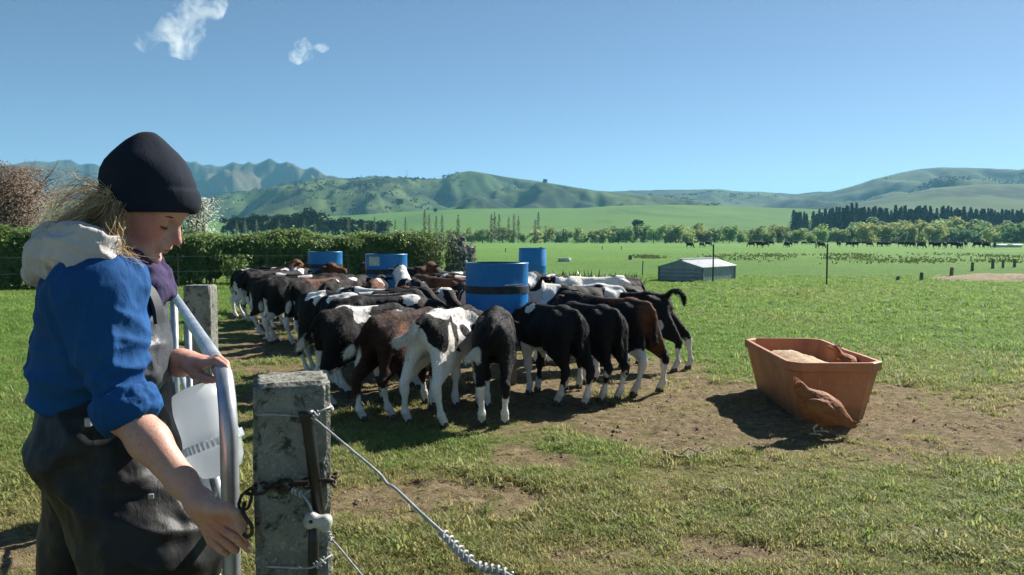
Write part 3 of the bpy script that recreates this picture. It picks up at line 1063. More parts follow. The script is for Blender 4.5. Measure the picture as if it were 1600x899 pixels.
def hill_scrub():
    r = np.random.default_rng(91)
    out = []
    for nm, n, s0 in (('grass_hills', 1000, 2.4), ('scrub_hill', 1100, 2.8), ('far_hills', 700, 2.8)):
        V = HILLS[nm]
        f = fbm(V[:, :2], .006, 4, 66) + .5 * fbm(V[:, :2], .02, 3, 67)
        px = V[:, 0] / V[:, 1] * FPX + 800
        pr = np.clip(f + .02, 0, 1) * ((px > -100) & (px < 1700)) + 1e-9
        k = r.choice(len(V), n, p=pr / pr.sum())
        for j in k:
            s = s0 * r.uniform(.5, 1.5)
            q = V[j] + np.array([r.normal(0, 4), r.normal(0, 4), s * .3])
            out.append(np.column_stack([q + r.normal(0, 1, (9, 3)) * s * np.array([.9, .9, .28]), np.full(9, s * .55)]))
    A = np.vstack(out)
    N = r.normal(0, 1, (len(A), 3)) + np.array([0, -.4, .6])
    V, F = cards(A[:, :3], N, A[:, 3] * r.uniform(.6, 1.3, len(A)), r, .6)
    tag(link('hill_scrub', np_mesh('hill_scrub', V, F, False), leaf_mat('scrub leaves', (.020, .036, .018), (.042, .062, .028), .05, .15, .9, False, .03)), kind='stuff')
hill_scrub()
# ================================================================ drums
m_blue = mat('blue drum plastic', (.012, .15, .52), .38, 0, .5)
_t = NT(m_blue)
_sc = _t.noise(60, 4, .6, _t.mapping(_t.coord(), (1, 1, .15)))
_t.color(_t.mix(_t.grey(_sc, .6, .75), _t.ramp(_t.noise(4, 5), [(.3, (.006, .155, .44)), (.7, (.012, .215, .54))]), (.10, .30, .55)))
_t.rough(_t.ramp(_t.noise(9, 4), [(.3, (.3, .3, .3)), (.7, (.55, .55, .55))]))
m_strap = noisy('black strap', (.012, .012, .014), (.04, .038, .036), 14, .6, .2)
m_inside = noisy('green drum inside', (.02, .07, .06), (.035, .10, .08), 6, .6, .1)
m_milk = mat('milk', (.7, .68, .6), .3)
m_teat = mat('red teat', (.45, .05, .04), .5)
m_post_wood = noisy('grey fence wood', (.13, .115, .09), (.25, .22, .185), 10, .9, .5)
def drum(x, y, top, r, label, lid=False, sticker=False, n=48):
    o = empty('drum', (x, y, 0)); tag(o, label, 'drum', 'blue feed drums')
    b = MB()
    if lid:
        b.lathe([(0, .0), (r * .94, 0), (r * .98, .03), (r, top * .33), (r * 1.015, top * .335), (r, top * .345), (r, top * .66), (r * 1.015, top * .67), (r, top * .68), (r * .99, top - .05), (r * .955, top - .03)], n)
        b.build('body', m_blue, o, True)
        MB().lathe([(r * .955, top - .03), (r * .975, top - .025), (r * .975, top - .002), (r * .94, top), (r * .92, top - .016), (0, top - .016)], n).build('lid', m_blue, o, False)
        MB().lathe([(.001, top - .012), (.03, top - .012), (.03, top + .012), (.001, top + .012)], 12, (r * .6, 0, 0)).build('bung', m_strap, o)
    else:
        b.lathe([(r * .95, .36), (r * .99, .39), (r, .42), (r * 1.012, .43), (r, .445), (r, top - .02), (r * 1.012, top - .012), (r * 1.012, top), (r * .985, top)], n)
        b.build('body', m_blue, o, True)
        MB().lathe([(r * .985, top), (r * .975, top - .01), (r * .97, .5)], n).build('inner_wall', m_inside, o, True)
        MB().lathe([(r * .97, .82), (0, .82)], n).build('milk', m_milk, o)
        sb = MB()
        for q in range(4):
            a = math.pi / 4 + q * math.pi / 2
            sb.box((math.cos(a) * r * .72, math.sin(a) * r * .72, .15), (.07, .07, .3))
        sb.box((0, 0, .33), (r * 1.5, r * 1.5, .05)); sb.build('stand', m_post_wood, o)
        zs = top - .245
        MB().lathe([(r * 1.001, zs - .034), (r * 1.022, zs - .032), (r * 1.022, zs + .032), (r * 1.001, zs + .034)], n).build('strap', m_strap, o)
        MB().box((r * .55, -r * .87, zs + .05), (.2, .012, .012), .55).build('strap_buckle', m_steel, o)
        t = MB()
        for k in range(14):
            a = 2 * math.pi * k / 14 + .1
            d = Vector((math.cos(a), math.sin(a), 0))
            q = MB().tube([d * (r - .005) + Vector((0, 0, .52)), d * (r + .03) + Vector((0, 0, .52)), d * (r + .085) + Vector((0, 0, .535))], [.022, .016, .011], 8)
            q.build('teat', m_teat, o, True)
        if sticker:
            V, F = [], []
            for i in range(9):
                a = R(-135 + i * 4.4)
                for z in (top - .16, top - .035):
                    V.append((math.cos(a) * (r * 1.006), math.sin(a) * (r * 1.006), z))
            for i in range(8): F.append((2 * i, 2 * i + 2, 2 * i + 3, 2 * i + 1))
            MB().add(V, F).build('sticker', noisy('faded sticker', (.35, .45, .4), (.6, .62, .5), 25, .6, 0), o)
    return o
m_steel = noisy('galvanised steel', (.36, .38, .41), (.56, .58, .60), 9, .42, .1, 60, .001, .75)
m_dull = noisy('weathered galvanised steel', (.30, .32, .34), (.46, .48, .5), 14, .55, .15, 60, .001, .5)
drum(DRUMS[0][0], DRUMS[0][1], 1.105, .29, 'large blue open drum with black strap, nearest of the feed drums')
drum(DRUMS[1][0], DRUMS[1][1], 1.115, .29, 'blue open drum with pale sticker and black strap among the calves', False, True)
drum(DRUMS[2][0], DRUMS[2][1], 1.11, .29, 'blue open drum farthest left, rim just showing above black calves')
drum(.43, 17.5, 1.14, .29, 'closed blue drum with lid standing behind the calves on the right', True)

# ================================================================ calves
def calf_field(vox, neck, legs, tail, fat=1.0):
    """body along +x, hind feet near x=0. neck: list of (point, radius); legs: four (dx, dy) foot offsets; tail: points"""
    F = Field((-.62, -.36, -.02), (1.32, .36, 1.08), vox)
    # trunk
    F.ell((.02, 0, .665), (.19, .098 * fat, .13), k=.05)
    F.cone((.10, 0, .625), (.36, 0, .575), .110 * fat, .130 * fat, .08, sq=(1, 1, 1.15))
    F.cone((.36, 0, .575), (.60, 0, .595), .130 * fat, .120 * fat, .08, sq=(1, 1, 1.15))
    F.cone((-.10, 0, .775), (.10, 0, .785), .04, .05, .05)
    F.cone((.10, 0, .775), (.62, 0, .775), .045, .05, .06)
    for s in (-1, 1):
        F.cone((.07, .098 * s, .772), (.0, .085 * s, .72), .030, .05, .04)      # hook bones
        F.ell((-.10, .055 * s, .72), (.045, .03, .04), k=.04)                  # pin bones
        F.ell((.60, .085 * s, .62), (.10, .06, .16), k=.06)                    # shoulder blade
    for s in (-1, 1):
        F.ell((.19, .150 * s * fat, .705), (.085, .040, .055), k=.05, op='sub')        # hollow flank
    # hind legs
    for (dx, dy), s in zip(legs[:2], (-1, 1)):
        y = .080 * s
        foot = Vector((-.03 + dx, .085 * s + dy, .03))
        hock = Vector((-.135 + dx * .62, .09 * s + dy * .6, .305))
        stif = Vector((.12 + dx * .15, .105 * s + dy * .2, .49))
        fet = Vector((-.065 + dx * .95, .085 * s + dy * .95, .10))
        F.cone((.0, y, .63), tuple(stif), .112, .074, .06, sq=(1, .62, 1))
        F.cone((-.05, y * .95, .62), tuple(hock + Vector((.02, 0, .07))), .088, .036, .06, sq=(1, .8, 1))
        F.cone(tuple(stif), tuple(hock + Vector((.015, 0, .02))), .066, .032, .05, sq=(1, .85, 1))
        F.cone(tuple(hock + Vector((-.012, 0, .015))), tuple(hock + Vector((.01, 0, -.05))), .031, .028, .025)
        F.cone(tuple(hock), tuple(fet), .0265, .0205, .03)
        F.ell(tuple(fet), (.029, .027, .030), k=.02)
        F.cone(tuple(fet), tuple(foot + Vector((.01, 0, .012))), .025, .032, .02)
    # front legs
    for (dx, dy), s in zip(legs[2:], (-1, 1)):
        foot = Vector((.60 + dx, .075 * s + dy, .03))
        knee = Vector((.595 + dx * .5, .08 * s + dy * .5, .27))
        elb = Vector((.57 + dx * .1, .09 * s, .45))
        fet = Vector((.59 + dx * .95, .075 * s + dy * .95, .10))
        F.cone((.60, .08 * s, .58), tuple(elb), .085, .062, .06, sq=(1, .75, 1))
        F.cone(tuple(elb), tuple(knee), .052, .031, .05)
        F.ell(tuple(knee), (.036, .034, .045), k=.03)
        F.cone(tuple(knee), tuple(fet), .0245, .0205, .03)
        F.ell(tuple(fet), (.027, .025, .028), k=.02)
        F.cone(tuple(fet), tuple(foot + Vector((.01, 0, .012))), .024, .031, .02)
    # neck and head
    F.cone((.60, 0, .66), neck[0][0], .135, neck[0][1], .07, sq=(1, .8, 1.1))
    F.chain(neck, .05)
    h0, h1 = Vector(neck[-2][0]), Vector(neck[-1][0])
    d = (h1 - h0).normalized(); side = Vector((0, 0, 1)).cross(d).normalized(); up = d.cross(side)
    F.ell(tuple(h0 + d * .02 + up * .025), (.07, .06, .06), k=.04)
    F.ell(tuple(h1), (.045, .048, .042), k=.04)
    for s in (-1, 1):
        e0 = h0 - d * .03 + side * .055 * s + up * .03
        e1 = e0 + side * .13 * s - up * .015 - d * .02
        F.cone(tuple(e0), tuple(e0 * .45 + e1 * .55), .018, .032, .02, sq=(1, 1, .55))
        F.cone(tuple(e0 * .45 + e1 * .55), tuple(e1), .032, .010, .01, sq=(1, 1, .55))
        F.ell(tuple(h0 + d * .055 + side * .052 * s + up * .03), (.02, .012, .016), k=.015)
    T = spline(tail, 4)
    n = len(T)
    for i in range(n - 1):
        t = i / (n - 1); t2 = (i + 1) / (n - 1)
        def rr(t): return .024 * (1 - t) + .009 * t + .010 * math.exp(-((t - .80) / .12) ** 2) - .006 * math.exp(-((t - 1) / .06) ** 2)
        F.cone(T[i], T[i + 1], rr(t), rr(t2), .012)
    return F, T
NECKS = {
    'level': [((.80, 0, .74), .10), ((.93, 0, .77), .078), ((1.13, 0, .67), .045)],
    'down': [((.80, 0, .66), .10), ((.95, 0, .62), .078), ((1.10, 0, .46), .045)],
    'up': [((.78, 0, .80), .10), ((.88, 0, .90), .08), ((1.09, 0, .86), .045)],
    'left': [((.79, .06, .74), .10), ((.90, .13, .78), .078), ((1.03, .27, .70), .045)],
    'right': [((.79, -.06, .74), .10), ((.90, -.13, .78), .078), ((1.03, -.27, .70), .045)],
}
TAILS = {
    'hang': [(-.13, 0, .785), (-.185, .0, .70), (-.20, .01, .56), (-.195, .01, .42)],
    'left': [(-.13, 0, .785), (-.19, .02, .71), (-.21, .09, .60), (-.22, .19, .52)],
    'right': [(-.13, 0, .785), (-.19, -.02, .71), (-.21, -.05, .58), (-.22, -.02, .47)],
    'flick': [(-.13, 0, .79), (-.21, .02, .74), (-.24, .08, .66), (-.25, .20, .62)],
    'curl': [(-.11, 0, .79), (-.16, .0, .845), (-.23, .01, .855), (-.285, .015, .80), (-.295, .015, .71)],
}
STANCE = {
    'a': ((0, 0), (0, 0), (0, 0), (0, 0)),
    'b': ((-.10, 0), (.06, 0), (.05, 0), (-.06, 0)),
    'c': ((.05, .02), (-.12, .0), (-.05, 0), (.06, 0)),
    'wide': ((-.10, -.07), (-.08, .07), (.03, -.02), (-.02, .02)),
    'lean': ((-.30, -.04), (-.20, .04), (.02, 0), (.05, 0)),
}
m_coat = mat('calf coat', (.01, .01, .01), .72, 0, .2)
def _coat():
    t = NT(m_coat); co = t.coord()
    fine = t.noise(90, 4, .65, co)
    hair = t.noise(240, 2, .6, t.mapping(co, (.35, 1, 1)))
    black = t.ramp(fine, [(.3, (.006, .0055, .006)), (.7, (.020, .017, .016))])
    rust = t.grey(t.math('ADD', t.attr('rust'), t.math('MULTIPLY', t.math('SUBTRACT', fine, .5), .9)), .25, .80)
    brown = t.ramp(fine, [(.3, (.095, .034, .014)), (.7, (.20, .078, .032))])
    dk = t.attr('darkbrown')
    dbrown = t.ramp(fine, [(.3, (.022, .010, .007)), (.7, (.06, .026, .017))])
    base = t.mix(dk, black, dbrown)
    base = t.mix(rust, base, brown)
    white = t.ramp(fine, [(.3, (.64, .60, .55)), (.65, (.83, .80, .76))])
    w = t.grey(t.math('ADD', t.attr('white'), t.math('MULTIPLY', t.math('SUBTRACT', fine, .5), .22)), .47, .53)
    c = t.mix(w, base, white)
    dirt = t.grey(t.math('ADD', t.attr('dirt'), t.math('MULTIPLY', t.math('SUBTRACT', t.noise(14, 4, .6, co), .5), 1.2)), .55, .95)
    c = t.mix(t.math('MULTIPLY', dirt, .75), c, (.13, .10, .07))
    t.color(c)
    t.bump(t.math('ADD', hair, t.math('MULTIPLY', t.noise(28, 4, .6, co), 1.4)), .55, .012)
_coat()
m_hoof = noisy('hoof horn', (.03, .025, .02), (.10, .085, .065), 30, .7, .2)
m_eye = mat('dark eye', (.008, .006, .005), .08)
CACHE = {}
def calf_geo(vox, neck, stance, tail, fat):
    key = (vox, neck, stance, tail, fat)
    if key not in CACHE:
        F, T = calf_field(vox, NECKS[neck], STANCE[stance], TAILS[tail], fat)
        V, Q = F.mesh(1)
        N = vnormals(V, Q)
        shag = fbm(V, 22, 3, 5) * .006 + fbm(V * [1, 1, .6], 60, 2, 6) * .0025
        V = V + N * (shag * (V[:, 2] > .1))[:, None]
        CACHE[key] = (V, Q, T)
    return CACHE[key]
def fur(o, V, Q, at_, n, seed, T):
    r = np.random.default_rng(seed + 900)
    N = vnormals(V, Q)
    k = r.integers(0, len(V), n)
    k = k[V[k, 2] > .05]
    tt = np.asarray(T)[len(T) // 2:]
    dt = np.linalg.norm(V[:, None] - tt[None], axis=2).min(1)
    tl = np.where(dt < .05)[0]
    k = np.concatenate([k, r.choice(tl, 700)]) if len(tl) else k
    n = len(k)
    P, M = V[k], N[k]
    flow = np.array([-.75, 0, -.65]) + r.normal(0, .35, (n, 3))
    tail = dt[k] < .05
    flow[tail] = np.array([-.15, 0, -1.]) + r.normal(0, .25, (tail.sum(), 3))
    flow = flow - M * (flow * M).sum(1, keepdims=True) * .8 + M * r.uniform(.1, .45, (n, 1))
    flow /= np.linalg.norm(flow, axis=1, keepdims=True) + 1e-9
    ln = np.where(P[:, 2] > .45, .026, .014) * r.uniform(.6, 1.3, n); ln[tail] *= 1.9
    sd = np.cross(flow, M); sd /= np.linalg.norm(sd, axis=1, keepdims=True) + 1e-9
    wd = .0021
    A3 = np.stack([P - sd * wd - M * .002, P + sd * wd - M * .002, P + flow * ln[:, None]], 1).reshape(-1, 3)
    me = np_mesh('fur', A3, np.arange(3 * n).reshape(-1, 3), False)
    for nm, vals in at_.items(): attr(me, nm, np.repeat(vals[k], 3))
    tag(link('fur', me, m_coat, o), kind='stuff')
def calf(x, y, heading, label, neck='level', stance='a', tail='hang', vox=.019, s=1.0, patches=(), sock_h=.28, sock_f=.22, belly=False, tailtip=True,
         rust=(), dbrown=0.0, seed=0, blaze=False, fat=1.0, group='calves crowding the blue drums', black=()):
    V, Q, T = calf_geo(vox, neck, stance, tail, fat)
    me = np_mesh('calf_body', V, Q)
    n1 = fbm(V, 7, 4, 100 + seed); n2 = fbm(V, 4.5, 3, 300 + seed) * 1.3; n3 = fbm(V, 18, 3, 500 + seed)
    w = np.full(len(V), -1.0)
    hind = V[:, 0] < .3
    sock = np.where(hind, sock_h, sock_f) + np.where(V[:, 1] > 0, .05, -.04) * math.sin(seed * 2.1)
    w = np.maximum(w, (sock - V[:, 2] + n1 * .16 + n3 * .03) * 4)
    if belly:
        w = np.maximum(w, (.455 - V[:, 2] + n1 * .05) * 5 * (np.abs(V[:, 0] - .33) < .24) - (np.abs(V[:, 0] - .33) >= .24) * 2)
    wts = np.linalg.norm(V - np.array(T[-1]), axis=1)
    if tailtip: w = np.maximum(w, (.13 - wts) * 6)
    if blaze:
        h0, h1 = np.array(NECKS[neck][-2][0]), np.array(NECKS[neck][-1][0])
        d = np.linalg.norm(V - (h0 * .4 + h1 * .6 + [0, 0, .03]), axis=1)
        w = np.maximum(w, (.11 - d + n1 * .03) * 6)
    for p in patches:
        c = np.array(p[:3]); r = p[3]
        q = V - c
        if len(p) > 4: q = q / np.array(p[4])
        d = np.linalg.norm(q, axis=1)
        w = np.maximum(w, (r - d + n1 * r * .85 + n2 * r * .6 + n3 * .02) / r * 1.5)
    for p in black:
        q = V - np.array(p[:3]); r = p[3]
        d = np.linalg.norm(q, axis=1)
        w = np.minimum(w, -(r - d + n1 * r * .5) / r * 1.5)
    attr(me, 'white', np.clip(.5 + w * .9, 0, 1))
    ru = np.zeros(len(V))
    for p in rust:
        q = V - np.array(p[:3])
        if len(p) > 4: q = q / np.array(p[4])
        d = np.linalg.norm(q, axis=1)
        ru = np.maximum(ru, np.clip((p[3] - d) / p[3] * .8 + n1 * .5 + n2 * .3 + .3, 0, 1))
    attr(me, 'rust', ru)
    attr(me, 'darkbrown', np.full(len(V), dbrown))
    attr(me, 'dirt', np.clip(.42 - V[:, 2] * 1.5, 0, .5))
    o = link('calf', me, m_coat, None, (x, y, gz1(x, y)))
    o.rotation_euler = (0, 0, R(heading)); o.scale = (s, s, s)
    tag(o, label, 'calf', group)
    legs = STANCE[stance]
    for k, ((dx, dy), sd) in enumerate(zip(legs, (-1, 1, -1, 1))):
        fx = (-.03 if k < 2 else .60) + dx; fy = (.085 if k < 2 else .075) * sd + dy
        hb = MB()
        for q in (-1, 1):                                   # two claws
            cx = fx + .012; cy = fy + q * .015
            ring0 = [(cx + .040 * c_, cy + .015 * s_, 0.0) for c_, s_ in ((1.15, 0), (.6, .8), (-.4, 1), (-.85, 0), (-.4, -1), (.6, -.8))]
            ring1 = [(cx + .031 * c_ - .004, cy + .0145 * s_, .045) for c_, s_ in ((.85, 0), (.5, .8), (-.4, 1), (-.9, 0), (-.4, -1), (.5, -.8))]
            hb.add(ring0 + ring1, [tuple(range(5, -1, -1)), tuple(range(6, 12))] + [(i, (i + 1) % 6, 6 + (i + 1) % 6, 6 + i) for i in range(6)])
        hb.build('hoof', m_hoof, o)
    if vox < .016: fur(o, V, Q, {'white': np.clip(.5 + w * .9, 0, 1), 'rust': ru, 'darkbrown': np.full(len(V), dbrown), 'dirt': np.clip(.42 - V[:, 2] * 1.5, 0, .5)}, 11000 if vox < .014 else 5000, seed, T)
    h0, h1 = Vector(NECKS[neck][-2][0]), Vector(NECKS[neck][-1][0])
    d = (h1 - h0).normalized(); side = Vector((0, 0, 1)).cross(d).normalized(); up = d.cross(side)
    for sd in (-1, 1):
        c = h0 + d * .058 + side * .06 * sd + up * .034
        MB().lathe([(0, -.013), (.010, -.009), (.014, 0), (.010, .009), (0, .013)], 8, tuple(c)).build('eye', m_eye, o, True)
    return o
def feet(px, py, heading, **k):
    p = gpt(px, py)
    st = STANCE[k.get('stance', 'a')]
    k['s'] = k.get('s', 1.0) * .945
    m_ = (.03 - (st[0][0] + st[1][0]) / 2) * k.get('s', 1.0)
    return calf(p.x + m_ * math.cos(R(heading)), p.y + m_ * math.sin(R(heading)), heading, k.pop('label'), **k)
def ring(i, ang, dist, label, **k):
    cx, cy = DRUMS[i]
    a = R(ang)
    return calf(cx + dist * math.cos(a), cy + dist * math.sin(a), ang + 180 + k.pop('turn', 0), label, **k)
NEAR = .0125
# nearest ring, as seen from the gate
feet(517, 644, 49, label='black calf with white back patches and curled tail, just right of the near concrete post', neck='down', stance='b', tail='left', vox=NEAR, s=1.02, seed=1,
     patches=((.30, .02, .80, .13, (1.3, .8, 1)), (.58, -.10, .74, .11, (1.7, .8, .5)), (-.20, .1, .66, .05)), sock_h=.40, sock_f=.25)
feet(590, 657, 60, label='dark brown calf with white socks between black calf and white-legged pied calf', neck='down', stance='c', tail='left', vox=NEAR, s=1.0, seed=2, dbrown=1.0,
     rust=((.1, -.1, .66, .16),), sock_h=.22, sock_f=.24, patches=((-.22, .2, .52, .07),))
feet(664, 666, 68, label='black and white pied calf with all white hind legs and white tail tip', neck='down', stance='wide', tail='flick', vox=NEAR, s=1.03, seed=3,
     patches=((.1, 0, .83, .12, (1.8, .9, .6)), (.36, -.1, .66, .2, (1.2, 1, 1)), (.0, 0, .42, .19, (1.3, 2, 1)), (-.25, .1, .64, .15)), sock_h=.52, sock_f=.4, belly=True,
     black=((.30, -.17, .70, .08), (.47, -.16, .66, .07), (.16, -.16, .68, .06), (-.12, .09, .27, .03), (-.1, -.1, .28, .035)))
feet(771, 665, 89, label='black calf with tail swung left seen straight from behind before the largest drum', neck='down', stance='a', tail='left', vox=NEAR, s=1.02, seed=4, sock_h=.25, sock_f=.22)
feet(893, 634, 118, label='glossy black calf with white belly patch standing right of the largest drum', neck='down', stance='b', tail='hang', vox=NEAR, s=1.0, seed=5, belly=True, tailtip=False, sock_h=.2, sock_f=.12,
     patches=((.52, .12, .80, .07),), fat=1.06)
feet(953, 627, 117, label='slim black calf with hanging tail left of the tan-striped calf', neck='down', stance='a', tail='hang', vox=NEAR, s=.99, seed=6, sock_h=.2, sock_f=.2, tailtip=False)
feet(1012, 616, 128, label='black calf with tan stripe down its rump and white hind socks', neck='level', stance='wide', tail='hang', vox=NEAR, s=1.03, seed=7, sock_h=.33, sock_f=.28, tailtip=False, belly=True,
     rust=((-.13, .0, .66, .13, (1, .9, 2.4)), (-.15, -.12, .48, .1, (1, 1, 1.7)), (.25, 0, .83, .2, (1.5, .6, .3))))
feet(1066, 579, 158, label='black calf with raised curled tail on the right edge of the mob', neck='level', stance='lean', tail='curl', vox=NEAR, s=1.0, seed=8, sock_h=.27, sock_f=.3, tailtip=False,
     patches=((-.06, .15, .50, .045, (1, 1, 1.5)),))
feet(960, 572, 176, label='mostly white calf with small black patches right of the largest drum', neck='level', stance='c', tail='hang', vox=.015, s=1.09, seed=9,
     patches=((.3, 0, .8, .6),), black=((.42, 0, .83, .06), (.1, .1, .8, .06), (.62, -.1, .7, .08)), sock_h=.4, sock_f=.4)
feet(985, 551, 190, label='white-backed calf with black rump behind the mostly white calf', neck='level', stance='b', vox=.015, s=1.14, seed=10,
     patches=((.38, 0, .82, .45),), black=((-.08, 0, .75, .13), (.3, .1, .8, .05)))
ring(0, 66, 1.75, 'black calf with white blaze facing the camera beside the largest drum', vox=.015, seed=11, neck='up', blaze=True, patches=((.8, 0, .8, .12),), sock_h=.3)
ring(0, 104, 1.8, 'black calf hidden behind the largest drum with white shoulder', seed=12, neck='level', patches=((.6, 0, .75, .15),))
ring(0, 128, 1.75, 'tan-backed calf behind the largest drum on its left', seed=13, neck='level', rust=((.3, 0, .78, .6),), patches=((.9, 0, .75, .1),), s=.97)
ring(0, 152, 1.75, 'black calf with broad white saddle left behind the largest drum', seed=14, neck='level', patches=((.25, 0, .8, .22), (-.1, 0, .8, .08)))
ring(0, 176, 1.72, 'black calf with white rump patch sideways left of the largest drum', seed=15, neck='level', patches=((.05, 0, .8, .13), (.5, 0, .8, .08)))
ring(0, 190, 1.45, 'black calf with thin white back streaks behind the dark brown calf', seed=16, neck='down', patches=((.45, .05, .8, .09, (2, .6, 1)), (.05, -.06, .8, .07, (1.6, .7, 1))), vox=.015)
ring(0, 207, 1.42, 'black calf with white shoulder stripe beyond the calf by the post', seed=17, neck='down', patches=((.56, 0, .78, .11, (.7, 1.4, 1)), (.2, .1, .78, .06)), vox=.015)
ring(0, 38, 1.8, 'black calf with white chest at the far right of the largest drum', seed=18, neck='level', patches=((.7, 0, .62, .14), (.3, 0, .8, .07)))
# second ring
ring(1, 222, 1.66, 'black calf with white stripe down its hind leg, third from the left', seed=20, neck='level', stance='b', tail='hang', vox=.015,
     patches=((-.02, .14, .56, .14, (.6, 1, 2.2)), (.0, .05, .80, .08)), sock_h=.34, sock_f=.3)
ring(1, 240, 1.7, 'black calf with tan-tinged back left of the stickered drum', seed=21, neck='level', tail='right', vox=.015, rust=((.4, 0, .83, .22, (1.8, .8, .5)),), patches=((.05, -.1, .5, .06),), sock_h=.32, sock_f=.3)
ring(1, 256, 1.74, 'black calf with white patch over the loins before the stickered drum', seed=22, neck='level', vox=.015, patches=((.12, .02, .8, .10), (.6, 0, .8, .07)), sock_h=.35)
ring(1, 273, 1.7, 'brown-rumped black calf right in front of the stickered drum', seed=23, neck='level', vox=.015, rust=((.0, 0, .75, .2),), patches=((.45, 0, .8, .1),))
ring(1, 291, 1.72, 'black calf with wide white back and neck right of the stickered drum', seed=24, neck='up', vox=.015, patches=((.2, 0, .8, .16), (.75, 0, .8, .16)), blaze=True)
ring(1, 312, 1.7, 'dark tan calf lying close behind the largest drum on the left', seed=25, neck='level', rust=((.2, 0, .75, .45),), dbrown=1.0)
ring(1, 335, 1.75, 'white and black calf near the tree stump', seed=26, neck='level', patches=((.3, 0, .8, .3), (.8, 0, .75, .1)))
ring(1, 0, 1.75, 'black calf with white rump in front of the tree stump', seed=27, neck='level', patches=((-.05, 0, .8, .14), (.5, .0, .82, .09)))
ring(1, 50, 1.75, 'black and tan calf beyond the stickered drum', seed=28, neck='up', rust=((.9, 0, .85, .2),), patches=((.3, 0, .8, .1),))
ring(1, 196, 1.66, 'black calf with white shoulder bar nearly hidden left of the stickered drum', seed=29, neck='level', patches=((.55, 0, .78, .13, (.6, 1.5, 1)),))
ring(1, 170, 1.72, 'dark calf with brown head between two blue drums', seed=30, neck='up', rust=((.95, 0, .85, .25),), patches=((.15, 0, .82, .08),))
# third ring
calf(-4.42, 13.7, 6, 'leftmost calf, black with all white hind legs and tan head', seed=31, neck='level', stance='c', tail='hang', vox=.0149, s=1.0,
     patches=((.02, 0, .82, .06), (-.06, 0, .36, .20), (.02, -.15, .46, .09)), sock_h=.46, sock_f=.12, belly=True, rust=((1.0, 0, .75, .34), (.6, 0, .65, .2)))
ring(2, 238, 1.55, 'black calf with tan face behind the leftmost calf', seed=32, neck='up', vox=.0151, rust=((.9, 0, .88, .24),), patches=((.7, .0, .78, .1),), sock_h=.3)
ring(2, 258, 1.7, 'all black calf in front of the farthest left drum', seed=33, neck='level', patches=((.7, 0, .8, .08),))
ring(2, 284, 1.7, 'black calf with large white patches right of the farthest left drum', seed=34, neck='level', patches=((.2, .0, .8, .15), (.62, 0, .78, .1)))
ring(2, 150, 1.6, 'black calf with one white spot beyond the leftmost calf', seed=35, neck='level', patches=((.4, 0, .82, .08),))
ring(2, 20, 1.72, 'tan-headed black calf right behind the farthest left drum', seed=36, neck='up', rust=((.95, 0, .9, .3),), patches=((.7, 0, .8, .1),))

# cattle far across the paddock (low detail, same build)
NECKS['graze'] = [((.82, 0, .55), .10), ((.95, 0, .30), .07), ((1.05, 0, .12), .05)]
def far_cattle():
    F, T = calf_field(.035, NECKS['graze'], STANCE['b'], TAILS['hang'], 1.25)
    V, Q = F.mesh(0); ga = np_mesh('cow_body', V, Q)
    F, T = calf_field(.035, NECKS['level'], STANCE['a'], TAILS['hang'], 1.25)
    V, Q = F.mesh(0); gb = np_mesh('cow_body', V, Q)
    m = noisy('black cattle coat', (.010, .009, .009), (.03, .026, .024), 6, .8, .2, spec=.1)
    ga.materials.append(m); gb.materials.append(m)
    r = np.random.default_rng(31)
    pos = [(1074, 388), (1094, 388), (1103, 386.4), (1177, 387), (1190, 389), (1202, 383), (1207, 385), (1199, 387), (1226, 387), (1236, 386), (1245, 384), (1253, 384), (1272, 383), (1278, 385), (1280, 389), (1308, 384), (1311, 386), (1323, 386), (1333, 387), (1348, 383), (1355, 387), (1371, 386), (1378, 385), (1386, 387), (1393, 384), (1404, 386), (1415, 386), (1428, 388), (1434, 389), (1444, 387), (1452, 386), (1459, 388), (1468, 386), (1474, 389), (1480, 385), (1487, 388), (1495, 386), (1502, 389), (1509, 386), (1522, 388), (1528, 386), (1537, 388), (1545, 385), (1553, 387)]
    for px, py in pos:
        D = CAM_H * FPX / (py - HORIZON + r.uniform(-1, 1))
        D = min(max(D, 100), 215)
        o = link('cow', (ga if r.uniform() < .7 else gb), None, None, ((px - 800) / FPX * D, D, 0))
        s = 1.08 * r.uniform(.9, 1.1); o.scale = (s, s, s)
        o.rotation_euler = (0, 0, r.choice([0, math.pi]) + r.normal(0, .6))
        near = {1074: 'dark cow grazing alone, leftmost on the far paddock', 1094: 'dark cow grazing beside another left of the paddock herd'}.get(px)
        tag(o, near or 'black cow grazing in the herd along the far edge of the paddock', 'cow', None if near else 'black cattle grazing across the far paddock')
far_cattle()
m_bale = noisy('bale wrap', (.6, .62, .6), (.78, .78, .76), 3, .4, .2)
for px, lab in ((1561, 'long pale wrapped bale lying left of its twin on the far paddock edge'), (1584, 'long pale wrapped bale at the right end of the far paddock edge')):
    D = 135
    p = ((px - 800) / FPX * D, D, 0)
    b = MB().tube([(p[0] - 1.2, D, .24), (p[0] - 1.12, D, .24), (p[0] + 1.12, D, .24), (p[0] + 1.2, D, .24)], [.16, .25, .25, .16], 14)
    tag(b.build('wrapped_bale', m_bale, None, True), lab, 'bale')

